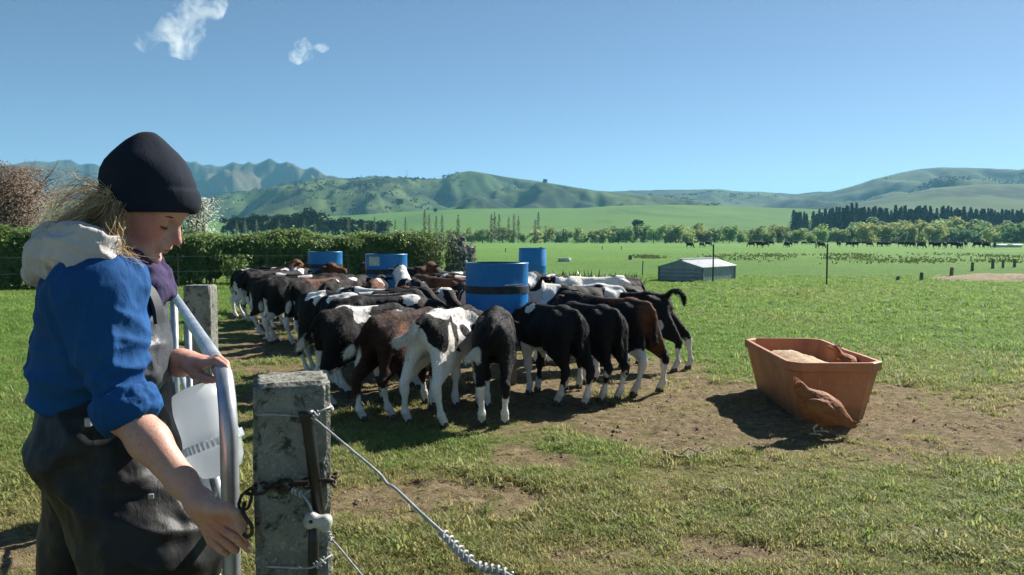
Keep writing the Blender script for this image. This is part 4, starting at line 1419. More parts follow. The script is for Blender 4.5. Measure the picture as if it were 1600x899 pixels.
# ================================================================ shed, stump, trough far, posts
m_iron = noisy('corrugated iron wall', (.30, .33, .345), (.40, .43, .445), 3, .6, .15, 30, .004, .2)
m_roof = noisy('bright zinc roof', (.46, .48, .5), (.62, .63, .64), 2, .45, .1, 30, .004, .35)
m_trim = mat('shed trim', (.14, .16, .17), .6)
def shed():
    B = gpt(1098, 440.5); w = 1.52
    A = B + Vector((-math.cos(R(38)), math.sin(R(38)), 0)) * w
    u = (B - A); u.normalize()
    v = Vector((-u.y, u.x, 0)); 
    dlen = 2.46
    z1, z2 = .47, .67
    o = empty('shed', A, math.atan2(u.y, u.x)); tag(o, 'low grey corrugated calf shed with pale roof beyond the mob', 'shed')
    L = dlen
    # gable walls and side walls as ribbed sheets
    def gable(y, s):
        b = MB(); n = 42
        for i in range(n):
            x0, x1 = w * i / n, w * (i + 1) / n
            def zt(x): return z1 + (z2 - z1) * (1 - abs(x - w / 2) / (w / 2)) - .012
            q = .012 * (i % 2)
            b.add([(x0, y + q * s, 0), (x1, y + q * s, 0), (x1, y + q * s, zt(x1)), (x0, y + q * s, zt(x0)), (x0, y + .05 * s, 0), (x1, y + .05 * s, 0), (x1, y + .05 * s, zt(x1)), (x0, y + .05 * s, zt(x0))],
                  [(0, 1, 2, 3), (5, 4, 7, 6), (0, 3, 7, 4), (1, 5, 6, 2), (3, 2, 6, 7)])
        b.build('gable_wall', m_iron, o)
    gable(0, 1); gable(L, -1)
    for x in (0.03, w - .03):
        b = MB()
        for i in range(40):
            b.box((x + .008 * (i % 2), .06 + (L - .12) * (i + .5) / 40, z1 / 2 - .006), (.03, (L - .12) / 40 - .002, z1 - .012))
        b.build('side_wall', m_iron, o)
    for z in (.12, .24, .36):
        MB().box((w / 2, -.012, z), (w * .98, .02, .018)).build('wall_rail', m_trim, o)
    for s in (0, 1):
        for k in range(3):
            b = MB(); n = 10
            for i in range(n):
                y0 = -.06 + (L + .12) * (k * n + i) / (3 * n); y1 = y0 + (L + .12) / (3 * n)
                h = .012 * (i % 2)
                xe = -.05 if s == 0 else w + .05
                xr = w / 2
                ze = z1 - .028
                P = [(xe, y0, ze + h), (xe, y1, ze + h), (xr, y1, z2 + .0 + h), (xr, y0, z2 + h)]
                P += [(p[0], p[1], p[2] - .014) for p in P]
                b.add(P, [(0, 1, 2, 3), (7, 6, 5, 4), (0, 4, 5, 1), (1, 5, 6, 2), (2, 6, 7, 3), (3, 7, 4, 0)])
            b.build('roof_sheet', m_roof, o)
    MB().box((w / 2, L / 2, z2 + .02), (.16, L + .14, .03)).build('ridge_cap', m_roof, o)
    for x, y in ((0, 0), (w, 0), (w, L), (0, L)):
        MB().box((x, y, z1 / 2), (.05, .05, z1 - .03)).build('corner_trim', m_trim, o)
shed()
m_stump = noisy('weathered stump wood', (.055, .05, .042), (.20, .185, .16), 7, .95, .8, 22, .05)
def stump():
    c = gpt(722, 436); Y = 27.5
    x = (720 - 800) / FPX * Y
    F = Field((-.95, -.7, -.1), (.95, .7, 1.75), .03)
    F.cone((0, 0, -.05), (-.12, 0, .9), .5, .38, .1)
    F.cone((-.18, 0, .6), (-.26, 0, 1.22), .28, .17, .08)
    F.cone((.15, 0, .3), (.28, .05, .95), .3, .22, .1)
    F.cone((-.1, 0, .9), (.05, 0, 1.33), .2, .09, .06)
    F.cone((-.3, 0, 1.1), (-.36, 0, 1.34), .1, .04, .04)
    F.cone((.3, -.2, .0), (.5, -.3, .25), .16, .12, .1); F.cone((-.3, -.25, 0), (-.42, -.25, .3), .18, .12, .1)
    for (a, b, r) in (((.1, -.42, .2), (.0, -.36, .8), .07), ((-.25, -.4, .3), (-.32, -.3, .9), .06), ((.28, -.3, .4), (.3, -.2, .8), .06)):
        F.cone(a, b, r, r * .7, .03, 'sub')
    V, Q = F.mesh(1)
    N = vnormals(V, Q)
    V = V + N * (fbm(V * [1, 1, .35], 7, 4, 3) * .07)[:, None]
    o = tag(link('tree_stump', np_mesh('tree_stump', V, Q), m_stump, None, (x, Y, 0)), 'tall weathered grey tree stump at the right end of the hedge', 'stump')
    r = np.random.default_rng(5)
    n = 320; k = r.integers(0, len(V), n)
    sel = V[k]; sel = sel + N[k] * .03
    Vv, Ff = cards(sel, N[k] + r.normal(0, .3, (n, 3)), .06 * r.uniform(.5, 1.2, n), r, .6)
    tag(link('lichen', np_mesh('lichen', Vv, Ff, False), noisy('pale lichen', (.30, .32, .28), (.5, .5, .44), 6, .9, .2), o), kind='stuff')
stump()
m_conc = None
def water_trough():
    p = gpt(882, 409); D = p.y
    b = MB().lathe([(.0, .0), (.36, 0), (.38, .03), (.36, .2), (.35, .215), (.31, .215), (.30, .12), (0, .12)], 28)
    tag(b.build('water_trough', noisy('pale concrete', (.42, .42, .40), (.58, .57, .54), 6, .8, .2), None, True, p), 'small round pale water trough out in the far paddock', 'water trough')
water_trough()
m_post_steel = noisy('dark steel post', (.03, .032, .034), (.075, .07, .06), 20, .6, .2)
def steel_post(px, py, top, label):
    p = gpt(px, py); h = (py - top) / FPX * p.y
    o = empty('steel_post', p); tag(o, label, 'fence post')
    b = MB()
    b.box((0, 0, h / 2 - .05), (.045, .008, h + .1)); b.box((0, .022, h / 2 - .05), (.008, .034, h + .1))
    b.build('stake', m_post_steel, o)
    for z in (.35, .6, .85, h - .06):
        MB().box((0, -.012, z), (.035, .014, .03)).build('clip', m_strap, o)
    return o
steel_post(1114, 440.5, 382, 'thin dark steel fence post standing in front of the grey shed')
steel_post(1291.5, 446, 381, 'thin dark steel fence post alone in the paddock right of the shed')
def wood_post(px, py, top, w, label):
    p = gpt(px, py); h = (py - top) / FPX * p.y
    b = MB().tube([(p.x, p.y, -.1), (p.x, p.y, h * .5), (p.x + .01, p.y, h)], [w * .5, w * .48, w * .44], 8)
    tag(b.build('wood_post', m_post_wood, None, False), label, 'fence post', 'wooden fence posts in the right paddock')
for px, py, top, w, lab in ((1403, 438, 432, .12, 'shortest stub of a wooden post, nearest the steel post'), (1439.5, 439, 426, .12, 'short wooden post second from left in the paddock fence line'), (1486.5, 435, 418, .13, 'taller wooden post left of the tan mound'),
                            (1519, 424, 410, .13, 'wooden post behind the left side of the tan mound'), (1551, 420, 405, .14, 'wooden post behind the middle of the tan mound'), (1567, 419, 407, .12, 'thin wooden post right of middle behind the tan mound'), (1585, 418, 405, .14, 'wooden post behind the right side of the tan mound'),
                            (985, 406, 399, .28, 'thick low stump post standing left behind the shed'), (1004, 432, 408, .05, 'thin leaning stake left of the shed'), (1275, 388, 380, .2, 'far post among the grazing cattle'),
                            (790, 394, 388, .12, 'small far fence post behind the tree stump'), (941, 390, 385, .12, 'far small post right of the closed drum'), (971, 390, 385, .12, 'second far small post right of the closed drum')):
    wood_post(px, py, top, w, lab)
def mound():
    p = gpt(1565, 437)
    n = 40
    V, F = [], []
    for i in range(n + 1):
        for j in range(17):
            u, v = i / n * 2 - 1, j / 16 * 2 - 1
            V.append((u * 2.3, v * 1.6, .22 * max(0, 1 - u * u) * max(0, 1 - v * v)))
    V = np.array(V); V[:, 2] += fbm(V[:, :2], 2, 4, 3) * .05 * (V[:, 2] > .02) - .02
    for i in range(n):
        for j in range(16):
            a = i * 17 + j; F.append((a, a + 17, a + 18, a + 1))
    m = noisy('dry tan grass', (.16, .12, .06), (.30, .23, .13), 9, .95, .8, 20, .05)
    o = tag(link('dry_mound', np_mesh('dry_mound', V, F), m, None, p), kind='structure')
mound()
# wire along the hedge foot
def hedge_fence():
    d = (HB - HA).normalized(); off = Vector((d.y, -d.x, 0)) * 1.5
    o = empty('wire_fence', HA + off); tag(o, 'thin wire fence running along the front of the hedge', 'fence')
    L = (HB - HA).length - 3
    for k in range(6):
        q = d * (1 + L * k / 5.5)
        MB().tube([q + Vector((0, 0, -.1)), q + Vector((0, 0, .95))], .02, 6).build('stake', m_post_steel, o)
    for z in (.45, .86):
        MB().tube([d * (L * k / 12) + Vector((0, 0, z - .02 * math.sin(k * 1.7) ** 2)) for k in range(13)], .0045, 4).build('wire', m_dull, o)
hedge_fence()

# ================================================================ orange trough, feed, hens
m_orange = mat('faded orange fibreglass', (.42, .10, .035), .55, 0, .4)
_t = NT(m_orange); _c = _t.coord()
_b = _t.ramp(_t.noise(3.5, 6, .65, _c), [(.3, (.36, .135, .055)), (.55, (.49, .195, .085)), (.75, (.56, .28, .15))])
_b = _t.mix(_t.grey(_t.noise(40, 3, .6, _t.mapping(_c, (1, 1, .25))), .62, .74), _b, (.55, .30, .19))
_sp = _t.node('ShaderNodeSeparateXYZ'); _t.link(_c, _sp.inputs[0])
_mud = _t.math('SUBTRACT', _t.math('MULTIPLY', _t.noise(9, 5, .7, _c), .30), _sp.outputs['Z'])
_b = _t.mix(_t.math('MULTIPLY', _t.grey(_mud, .02, .14), .75), _b, (.13, .085, .05))
_t.color(_b); _t.bump(_t.noise(18, 5), .25, .006)
TX, TY = 2.37, 6.66
def trough():
    o = empty('feed_trough', (TX, TY, 0), R(-3)); tag(o, 'faded orange feed trough with tapering sides on bare soil', 'trough')
    def octo(hx, hy, c, z): return [(-hx + c, -hy, z), (hx - c, -hy, z), (hx, -hy + c, z), (hx, hy - c, z), (hx - c, hy, z), (-hx + c, hy, z), (-hx, hy - c, z), (-hx, -hy + c, z)]
    hx, hy, H = .34, .755, .435
    rings = [octo(hx - .10, hy - .10, .05, .0), octo(hx - .10, hy - .10, .05, .012), octo(hx - .022, hy - .022, .085, H - .075), octo(hx - .018, hy - .018, .085, H - .07), octo(hx - .004, hy - .004, .09, H - .066), octo(hx, hy, .09, H - .058), octo(hx, hy, .09, H - .006), octo(hx - .006, hy - .006, .088, H),
             octo(hx - .03, hy - .03, .078, H), octo(hx - .036, hy - .036, .076, H - .008), octo(hx - .115, hy - .115, .04, .03)]
    V = [p for r_ in rings for p in r_]; F = [tuple(range(7, -1, -1))]
    for k in range(len(rings) - 1):
        for i in range(8):
            j = (i + 1) % 8; F.append((k * 8 + i, k * 8 + j, k * 8 + 8 + j, k * 8 + 8 + i))
    F.append(tuple((len(rings) - 1) * 8 + i for i in range(8)))
    # subdivide for gentle warping
    import bmesh
    bm = bmesh.new()
    vs = [bm.verts.new(p) for p in V]
    for f in F: bm.faces.new([vs[i] for i in f])
    bmesh.ops.subdivide_edges(bm, edges=bm.edges[:], cuts=3, use_grid_fill=True)
    A = np.array([v.co[:] for v in bm.verts])
    wv = fbm(A, 2.2, 2, 8) * .008 * (A[:, 2] > .05)
    for v, q in zip(bm.verts, wv):
        v.co.x += q; v.co.y += q * .6; v.co.z += q * .7
    me = bpy.data.meshes.new('feed_trough'); bm.to_mesh(me); bm.free()
    link('tub', me, m_orange, o)
    return o
trough()
m_feed = noisy('meal feed', (.36, .25, .15), (.54, .41, .27), 30, .95, .8, 120, .006)
def feed():
    n, k = 40, 22
    V, F = [], []
    for i in range(n + 1):
        for j in range(k + 1):
            u, v = i / n * 2 - 1, j / k * 2 - 1
            x, y = v * .262, u * .66
            z = .275 + .135 * math.exp(-(((x + .08) / .24) ** 2 + ((y - .14) / .42) ** 2)) - .03 * (u < -.4)
            V.append((x, y, z))
    V = np.array(V); V[:, 2] += fbm(V[:, :2], 7, 5, 5) * .032
    for i in range(n):
        for j in range(k):
            a = i * (k + 1) + j; F.append((a, a + 1, a + k + 2, a + k + 1))
    o = link('feed_heap', np_mesh('feed_heap', V, np.array(F)), m_feed, None, (TX, TY, 0)); o.rotation_euler = (0, 0, R(-3))
    tag(o, 'heap of tan meal feed inside the orange trough', 'feed')
feed()
m_hen = mat('brown hen feathers', (.3, .12, .05), .75, 0, .25)
_t = NT(m_hen); _c = _t.coord()
_w = _t.node('ShaderNodeTexVoronoi'); _w.inputs['Scale'].default_value = 55; _t.link(_t.mapping(_c, (.6, 1, 1)), _w.inputs['Vector'])
_t.color(_t.mix(_t.grey(_t.noise(45, 5, .7, _t.mapping(_c, (.5, 1, 1))), .45, .7), _t.ramp(_t.noise(10, 5), [(.3, (.21, .066, .019)), (.7, (.33, .115, .035))]), (.36, .15, .06)))
_t.bump(_t.noise(70, 4), .5, .01)
m_comb = mat('red comb', (.45, .03, .02), .5)
m_shank = noisy('yellow shank', (.55, .42, .22), (.68, .54, .32), 40, .6, .3)
m_palefeather = noisy('pale tail feathers', (.52, .36, .24), (.70, .56, .42), 30, .7, .3)
m_beak = mat('horn beak', (.35, .25, .12), .5)
def hen(loc, rz, label, s=1.0, peck=True):
    """hen facing +x, pecking the ground"""
    o = empty('hen', loc, rz); o.scale = (s, s, s); tag(o, label, 'hen', 'brown hens at the trough')
    F = Field((-.30, -.14, .02), (.34, .14, .46), .006)
    rot = Matrix.Rotation(R(29), 3, 'Y')
    F.ell((-.005, 0, .182), (.140, .105, .112), np.array(rot), .04)
    F.ell((.055, 0, .155), (.085, .075, .075), None, .05)
    F.cone((-.085, 0, .235), (-.135, 0, .315), .062, .036, .05, sq=(1, .75, 1))
    F.cone((-.132, 0, .31), (-.155, 0, .355), .036, .022, .03, sq=(1, .6, 1))
    if peck:
        F.cone((.085, 0, .155), (.16, 0, .105), .064, .038, .05); F.cone((.16, 0, .105), (.20, 0, .075), .038, .022, .02); F.ell((.212, 0, .070), (.028, .021, .022), None, .012)
    else:
        F.cone((.10, 0, .19), (.17, 0, .15), .055, .035, .05); F.cone((.17, 0, .15), (.215, 0, .10), .035, .022, .03); F.ell((.22, 0, .095), (.026, .021, .022), None, .02)
    for sd in (-1, 1):
        F.ell((-.012, .098 * sd, .190), (.105, .018, .054), np.array(rot), .025)
        F.cone((.0, .045 * sd, .12), (-.005, .05 * sd, .072), .036, .015, .02)
    V, Q = F.mesh(1); N = vnormals(V, Q)
    V = V + N * (fbm(V * [.5, 1, 1], 55, 2, 4) * .004)[:, None]
    link('body', np_mesh('hen_body', V, Q), m_hen, o)
    for k in range(7):
        a = (k - 3) * .10
        x0 = Vector((-.143, a * .12, .325)); d = Vector((-.026, a * .3, .062 - abs(a) * .05))
        up = Vector((.014, 0, .008))
        MB().add([x0 - up, x0 + up, x0 + d * .7 + up * 1.1, x0 + d, x0 + d * .7 - up * 1.1] + [p + Vector((0, .003, 0)) for p in (x0 - up, x0 + up, x0 + d * .7 + up * 1.1, x0 + d, x0 + d * .7 - up * 1.1)],
                 [(0, 1, 2, 3, 4), (9, 8, 7, 6, 5), (0, 5, 6, 1), (1, 6, 7, 2), (2, 7, 8, 3), (3, 8, 9, 4), (4, 9, 5, 0)]).build('tail_feather', m_palefeather if k % 2 else m_hen, o)
    hz = .070 if peck else .095
    b = MB()
    for i in range(4): b.box((.200 + .011 * i, 0, hz + .027 - .004 * i), (.009, .006, .022), 0)
    b.build('comb', m_comb, o)
    MB().add([(.229, -.006, hz), (.229, .006, hz), (.229, 0, hz + .009), (.252, 0, hz - .016)], [(0, 1, 2), (0, 3, 1), (1, 3, 2), (2, 3, 0)]).build('beak', m_beak, o)
    for sd in (-1, 1):
        b = MB(); kx = -.005 + .03 * sd
        b.tube([(-.005, .05 * sd, .09), (kx - .015, .05 * sd, .05), (kx, .05 * sd, .008)], [.010, .007, .006], 6)
        for a in (-.5, 0, .5, math.pi):
            b.tube([(kx, .05 * sd, .008), (kx + math.cos(a) * .025, .05 * sd + math.sin(a) * .025, .010), (kx + math.cos(a) * .045, .05 * sd + math.sin(a) * .045, .003)], [.006, .005, .002], 5)
        b.build('leg', m_shank, o, True)
    return o
_p = gpt(1281, 681)
hen((_p.x, _p.y, gz1(_p.x, _p.y) + .012), R(-12), 'brown hen pecking the soil in front of the orange trough', .98)
hen((TX + .22, TY - .30, .20), R(-60), 'brown hen standing inside the orange trough with its tail up', .78)

# fallen branch
m_stick = noisy('dead branch', (.16, .125, .085), (.30, .25, .18), 15, .9, .4)
def stick():
    a, b, c, d = gpt(1037, 706, .03), gpt(1060, 714, .015), gpt(1095, 709, .012), gpt(1122, 702, .02)
    B = MB(); S = spline([a, b, c, d], 5)
    B.tube(S, np.linspace(.011, .004, len(S)), 7); B.tube([b, b.lerp(c, .5) + Vector((0, .05, .03)), gpt(1106, 712, .01)], [.007, .005, .002], 5)
    B.tube([c, gpt(1112, 699, .03)], [.005, .002], 5)
    tag(B.build('branch', m_stick, None, True), 'thin dead branch lying on the soil left of the hen', 'branch')
stick()

# ================================================================ concrete posts
def concrete(name):
    m = mat(name, (.2, .2, .18), .92, 0, .2); t = NT(m); c = t.coord()
    base = t.ramp(t.noise(8, 7, .68, c), [(.3, (.105, .108, .090)), (.5, (.20, .20, .17)), (.72, (.31, .305, .265))])
    base = t.mix(t.grey(t.noise(75, 6, .7, c, .5), .56, .66), base, (.36, .355, .31))
    base = t.mix(t.grey(t.noise(30, 7, .72, c, .4), .52, .62), base, (.055, .058, .043))
    v = t.node('ShaderNodeTexVoronoi'); v.inputs['Scale'].default_value = 120; t.link(c, v.inputs['Vector'])
    base = t.mix(t.grey(v.outputs['Distance'], .02, .25), (.40, .40, .36), base)
    t.color(base)
    t.bump(t.math('ADD', t.noise(70, 6, .7, c), t.math('MULTIPLY', v.outputs['Distance'], .6)), .75, .006)
    return m
m_conc = concrete('lichened concrete')
def conc_post(cx, cy, w, d, top, rz, label, seed):
    import bmesh
    bm = bmesh.new(); bmesh.ops.create_cube(bm, size=1)
    H = top + .35
    for v in bm.verts: v.co = Vector((v.co.x * w, v.co.y * d, v.co.z * H))
    bmesh.ops.bevel(bm, geom=bm.edges[:], offset=.007, segments=2, affect='EDGES')
    es = [e for e in bm.edges if abs(e.verts[0].co.z - e.verts[1].co.z) > .5]
    bmesh.ops.subdivide_edges(bm, edges=es, cuts=110)
    es = [e for e in bm.edges if abs(e.verts[0].co.z - e.verts[1].co.z) < 1e-4 and e.calc_length() > .04]
    bmesh.ops.subdivide_edges(bm, edges=es, cuts=16, use_grid_fill=True)
    A = np.array([v.co[:] for v in bm.verts])
    n = fbm(A + seed, 38, 4, seed) * .0022 + fbm(A + seed, 9, 3, seed + 4) * .003
    ed = (np.abs(np.abs(A[:, 0]) - w / 2) < .009) & (np.abs(np.abs(A[:, 1]) - d / 2) < .009)
    chip = np.maximum(fbm(A + seed, 24, 3, seed + 9) - .15, 0) * .02 * ed
    tp = A[:, 2] > H / 2 - .01
    for v, q, c_, e_ in zip(bm.verts, n, chip, tp):
        dr = Vector((v.co.x / w, v.co.y / d, 0)) * 2
        v.co += dr * (q - c_)
        if e_: v.co.z += q * 1.6
    me = bpy.data.meshes.new('concrete_post'); bm.to_mesh(me); bm.free()
    me.polygons.foreach_set('use_smooth', np.ones(len(me.polygons), dtype=bool))
    o = link('concrete_post', me, m_conc, None, (cx, cy, top - H / 2)); o.rotation_euler = (0, 0, rz)
    tag(o, label, 'concrete post', 'concrete fence posts')
    return o
PY = 1.46
PX = at(456, 700, PY).x
conc_post(PX - .018, PY + .066, .134, .125, 1.066, R(16), 'near thick concrete post with chain, black tube and wires', 3)
conc_post(-1.60, 4.26, .135, .135, 1.085, R(4), 'farther concrete post where the gate hangs, beside the person', 8)

# ================================================================ gate
GN_, GD = Vector((-.544, 1.58, 0)), Vector((-.448, 1, 0)).normalized()
GL = 2.72
def gate():
    o = empty('gate', GN_ + GD * GL); tag(o, 'galvanised tube farm gate held by the person', 'gate')
    org = GN_ + GD * GL
    def P(s, z): return GN_ + GD * s + Vector((0, 0, z)) - org
    zt, zb = 1.051, .08
    pts = [P(GL, zt)]
    pts += [P(s, zt) for s in (2.2, 1.6, 1.0, .5, .22)]
    rb = .12
    for k in range(1, 9):
        a = math.pi / 2 * k / 8
        pts.append(P(rb - rb * math.sin(a), zt - rb + rb * math.cos(a)))
    pts += [P(0, z) for z in (.8, .6, .4, .2)]
    for k in range(1, 9):
        a = math.pi / 2 * k / 8
        pts.append(P(rb - rb * math.cos(a), zb + rb - rb * math.sin(a)))
    pts += [P(s, zb) for s in (.5, 1.2, 2.0, GL)]
    MB().tube(pts, .0175, 16).build('frame', m_gal, o, True)
    MB().tube([P(GL - .012, zb - .05), P(GL - .012, zt + .04)], .018, 12).build('hinge_stile', m_gal, o, True)
    for z in (.30, .52, .76):
        MB().tube([P(.0, z), P(GL, z)], .011, 10).build('rail', m_dull, o, True)
    MB().tube([P(GL * .52, zb), P(GL * .52, zt)], .011, 10).build('stay', m_dull, o, True)
    for zz in (.2, .92):
        MB().box(tuple(P(GL + .03, zz)), (.05, .03, .06), math.atan2(GD.y, GD.x)).build('hinge', m_dull, o)
m_gal = mat('galvanised tube', (.5, .52, .55), .38, .7)
_t = NT(m_gal); _c = _t.coord()
_v = _t.node('ShaderNodeTexVoronoi'); _v.inputs['Scale'].default_value = 70; _t.link(_c, _v.inputs['Vector'])
_b = _t.ramp(_t.noise(10, 6, .65, _c), [(.3, (.28, .31, .35)), (.6, (.47, .50, .54)), (.8, (.58, .60, .62))])
_b = _t.mix(_t.grey(_t.noise(26, 4, .6, _t.mapping(_c, (1, 1, .3))), .63, .72), _b, (.12, .11, .10))
_t.color(_b); _t.rough(_t.ramp(_t.noise(16, 4), [(.3, (.3, .3, .3)), (.7, (.55, .55, .55))])); _t.bump(_t.noise(90, 3), .12, .001)
gate()

# white plastic feeder hanging on the gate
m_plastic = mat('translucent white plastic', (.80, .83, .86), .35, 0, .5)
_t = NT(m_plastic)
_t.translucent(.5, (.78, .82, .86)); _t.b.inputs['Transmission Weight'].default_value = .4
def feeder():
    c = at(302, 612, 1.80)
    o = empty('feeder_bucket', c); tag(o, 'translucent white plastic feeder bucket hanging on the gate', 'bucket')
    o.rotation_euler = (R(-14), R(-17), R(25))
    n = 40
    prof = [(0, .012), (.03, .010), (.055, .002), (.066, -.012), (.0685, -.03), (.0675, -.11), (.071, -.113), (.071, -.126), (.066, -.130), (.058, -.165), (.045, -.185), (.02, -.192), (0, -.192)]
    MB().lathe([(r_ * .92, z) for r_, z in prof[::-1]], n).build('bucket_wall', m_plastic, o, True)
    b = MB()
    for k in range(40):
        a = 2 * math.pi * k / 40
        b.box((math.cos(a) * .0665, math.sin(a) * .0665, -.119), (.0045, .0045, .018), a)
    b.build('grip_ribs', m_plastic, o)
    q = at(318, 745, 1.80) - c
    f = MB(); 
    f.tube([at(296, 738, 1.79), at(318, 742, 1.78), at(331, 800, 1.76), at(333, 830, 1.76)], [.008, .009, .009, .009], 8)
    f.tube([at(280, 745, 1.79), at(300, 760, 1.78), at(316, 830, 1.76)], [.006, .006, .006], 8)
    tag(f.build('white_strap', m_plastic, None, True), 'white plastic strap dangling below the feeder bucket', 'strap')
feeder()

# chain, tube, insulator, wires at the near post
m_chain = noisy('rusty dark chain', (.018, .015, .013), (.07, .05, .038), 60, .6, .3, 90, .001, .5)
m_rubber = mat('black rubber tube', (.012, .012, .013), .38)
m_porc = noisy('weathered porcelain', (.30, .29, .26), (.50, .48, .43), 40, .45, .15)
m_wire = noisy('pale fence wire', (.26, .27, .27), (.46, .46, .45), 40, .6, .1, 80, .0005, .3)
def torus_link(L=.030, W=.019, r=.0028, n=14, k=6):
    pts = []
    for i in range(n):
        a = 2 * math.pi * i / n
        x = math.cos(a) * W / 2; y = math.sin(a) * W / 2
        x += (L - W) / 2 * (1 if x > 0 else -1)
        pts.append(Vector((x, y, 0)))
    V, F = [], []
    for i in range(n):
        t = (pts[(i + 1) % n] - pts[i - 1]).normalized(); u = Vector((0, 0, 1)); w = t.cross(u)
        for j in range(k):
            a = 2 * math.pi * j / k
            V.append(tuple(pts[i] + (u * math.cos(a) + w * math.sin(a)) * r))
    for i in range(n):
        for j in range(k):
            F.append((i * k + j, i * k + (j + 1) % k, ((i + 1) % n) * k + (j + 1) % k, ((i + 1) % n) * k + j))
    me = bpy.data.meshes.new('chain_link'); me.from_pydata(V, [], F); me.update()
    me.polygons.foreach_set('use_smooth', np.ones(len(me.polygons), dtype=bool))
    me.materials.append(m_chain)
    return me
def chain():
    fy = PY - .012
    path = [at(521, 740, PY + .05), at(519, 752, PY), at(508, 752, fy), at(470, 756, fy - .002), at(432, 760, fy - .002), at(404, 764, fy), at(394, 768, PY), at(386, 776, PY - .005), at(381, 790, PY - .01), at(379, 800, PY - .01)]
    S = spline(path, 30)
    o = empty('gate_chain', path[4]); tag(o, 'dark rusty chain round the near concrete post ending in a hook', 'chain')
    me = torus_link()
    acc, last, k = 0.0, Vector(S[0]), 0
    step = .0225
    for i in range(1, len(S)):
        p = Vector(S[i]); acc += (p - last).length; last = p
        if acc >= step:
            acc = 0
            q = Vector(S[min(i + 3, len(S) - 1)]) - Vector(S[max(i - 3, 0)])
            ob = link('chain_link', me, None, o)
            ob.location = p - path[4]
            rot = q.to_track_quat('X', 'Z').to_matrix().to_4x4() @ Matrix.Rotation(math.pi / 2 * (k % 2) + .5, 4, 'X')
            ob.rotation_euler = rot.to_euler(); k += 1
    h = [at(382, 786, PY - .02), at(380, 800, PY - .045), at(386, 812, PY - .05), at(393, 822, PY - .05), at(393, 834, PY - .05), at(386, 839, PY - .05), at(380, 834, PY - .05)]
    MB().tube([p - path[4] for p in map(Vector, spline(h, 4))], .0035, 8).build('hook', m_chain, o, True)
chain()
def black_tube():
    Y = PY - .018
    a, b = at(478, 642, Y), at(486, 700, Y); c = at(498, 803, Y)
    t = MB().tube([a, a.lerp(b, .12), a.lerp(b, .3), b, c], [.0138, .0132, .0108, .0105, .0100], 14)
    tag(t.build('rubber_tube', m_rubber, None, True), 'black rubber tube leaning on the face of the near concrete post', 'tube')
    s = MB().tube([at(491, 806, Y + .006), at(490, 850, Y + .006), at(490, 899, Y + .006), at(490, 990, Y + .006)], [.0095, .0095, .0095, .0095], 10)
    tag(s.build('rubber_tube', m_rubber, None, True), 'lower black tube below the white insulator on the near post', 'tube')
black_tube()
def insulator():
    c = at(497, 815, PY - .032)
    F = Field((-.04, -.03, -.035), (.04, .03, .035), .0016)
    rt = Matrix.Rotation(R(14), 3, 'Y')
    def P_(x, y, z): return tuple(rt @ Vector((x, y, z)))
    for x in (-.017, .017):
        for z in (-.009, .009):
            F.cone(P_(x, -.006, z), P_(x, .006, z), .0095, .0095, .012)
    F.cone(P_(-.016, 0, 0), P_(.016, 0, 0), .0135, .0135, .012)
    F.cone(P_(.004, -.025, .019), P_(.004, -.025, -.019), .0055, .0055, .003, 'sub')
    F.cone(P_(-.013, -.03, .001), P_(-.013, .03, .001), .0042, .0042, .002, 'sub')
    V, Q = F.mesh(1)
    tag(link('insulator', np_mesh('insulator', V * .8, Q), m_porc, None, c), 'white porcelain strain insulator tied to the near post', 'insulator')
insulator()
def wire(name, pts, r, label, cat='wire', sub=6, coils=(), grp='fence wires tied to the near post'):
    S = [Vector(p) for p in spline(pts, sub)]
    o = empty(name, S[0]); tag(o, label, cat, grp)
    MB().tube([p - S[0] for p in S], r, 8).build('strand', m_wire, o, True)
    for (t0, t1, turns, cr) in coils:
        i0, i1 = int(t0 * (len(S) - 1)), int(t1 * (len(S) - 1))
        a, b = S[i0], S[i1]; d = (b - a); L = d.length; d.normalize()
        u = d.orthogonal().normalized(); w = d.cross(u)
        H = []
        for k in range(turns * 10 + 1):
            t = k / (turns * 10); an = 2 * math.pi * turns * t
            idx = i0 + t * (i1 - i0); j = int(idx); fr = idx - j
            c = S[j].lerp(S[min(j + 1, len(S) - 1)], fr)
            H.append(c + (u * math.cos(an) + w * math.sin(an)) * cr - S[0])
        MB().tube(H, r * .85, 6).build('knot', m_wire, o, True)
    return o
FYY = PY - .02
ZW = 1.0
def wz(px, py, z): return gpt(px, py, z)
wire('fence_wire', [at(487, 652, FYY), at(500, 662, FYY - .03), gpt(545, 700, 1.0), gpt(590, 738, 1.0), gpt(605, 756, .998), gpt(618, 764, 1.003), gpt(660, 804, 1.0), gpt(695, 836, 1.0), gpt(720, 862, 1.0), gpt(748, 885, 1.0), gpt(790, 896, .998), gpt(840, 935, 1.0)],
     .0020, 'upper pale fence wire running from near post toward the bottom edge', coils=((.63, .80, 6, .0042), (.83, .93, 5, .0040)))
wire('fence_wire', [at(508, 826, FYY - .02), at(518, 842, FYY - .03), gpt(535, 862, .835), gpt(565, 899, .835), gpt(620, 965, .835)], .0016, 'lower pale fence wire hanging from the insulator', coils=((.12, .3, 3, .0035),))
wire('tie_wire', [at(398, 640, PY + .02), at(402, 648, PY - .006), at(428, 648, PY - .008), at(470, 651, PY - .008), at(486, 653, FYY), at(497, 645, FYY), at(514, 637, PY - .004), at(519, 636, PY + .04)], .0019, 'pale wire tied round the near post at its upper part', sub=5, coils=((.58, .72, 3, .005),))
wire('tie_wire', [at(447, 766, PY - .012), at(460, 767, PY - .02), at(474, 775, PY - .03), at(484, 790, PY - .035), at(489, 806, PY - .035)], .0021, 'short pale wire looped above the insulator', sub=5, coils=((.2, .5, 3, .005),))
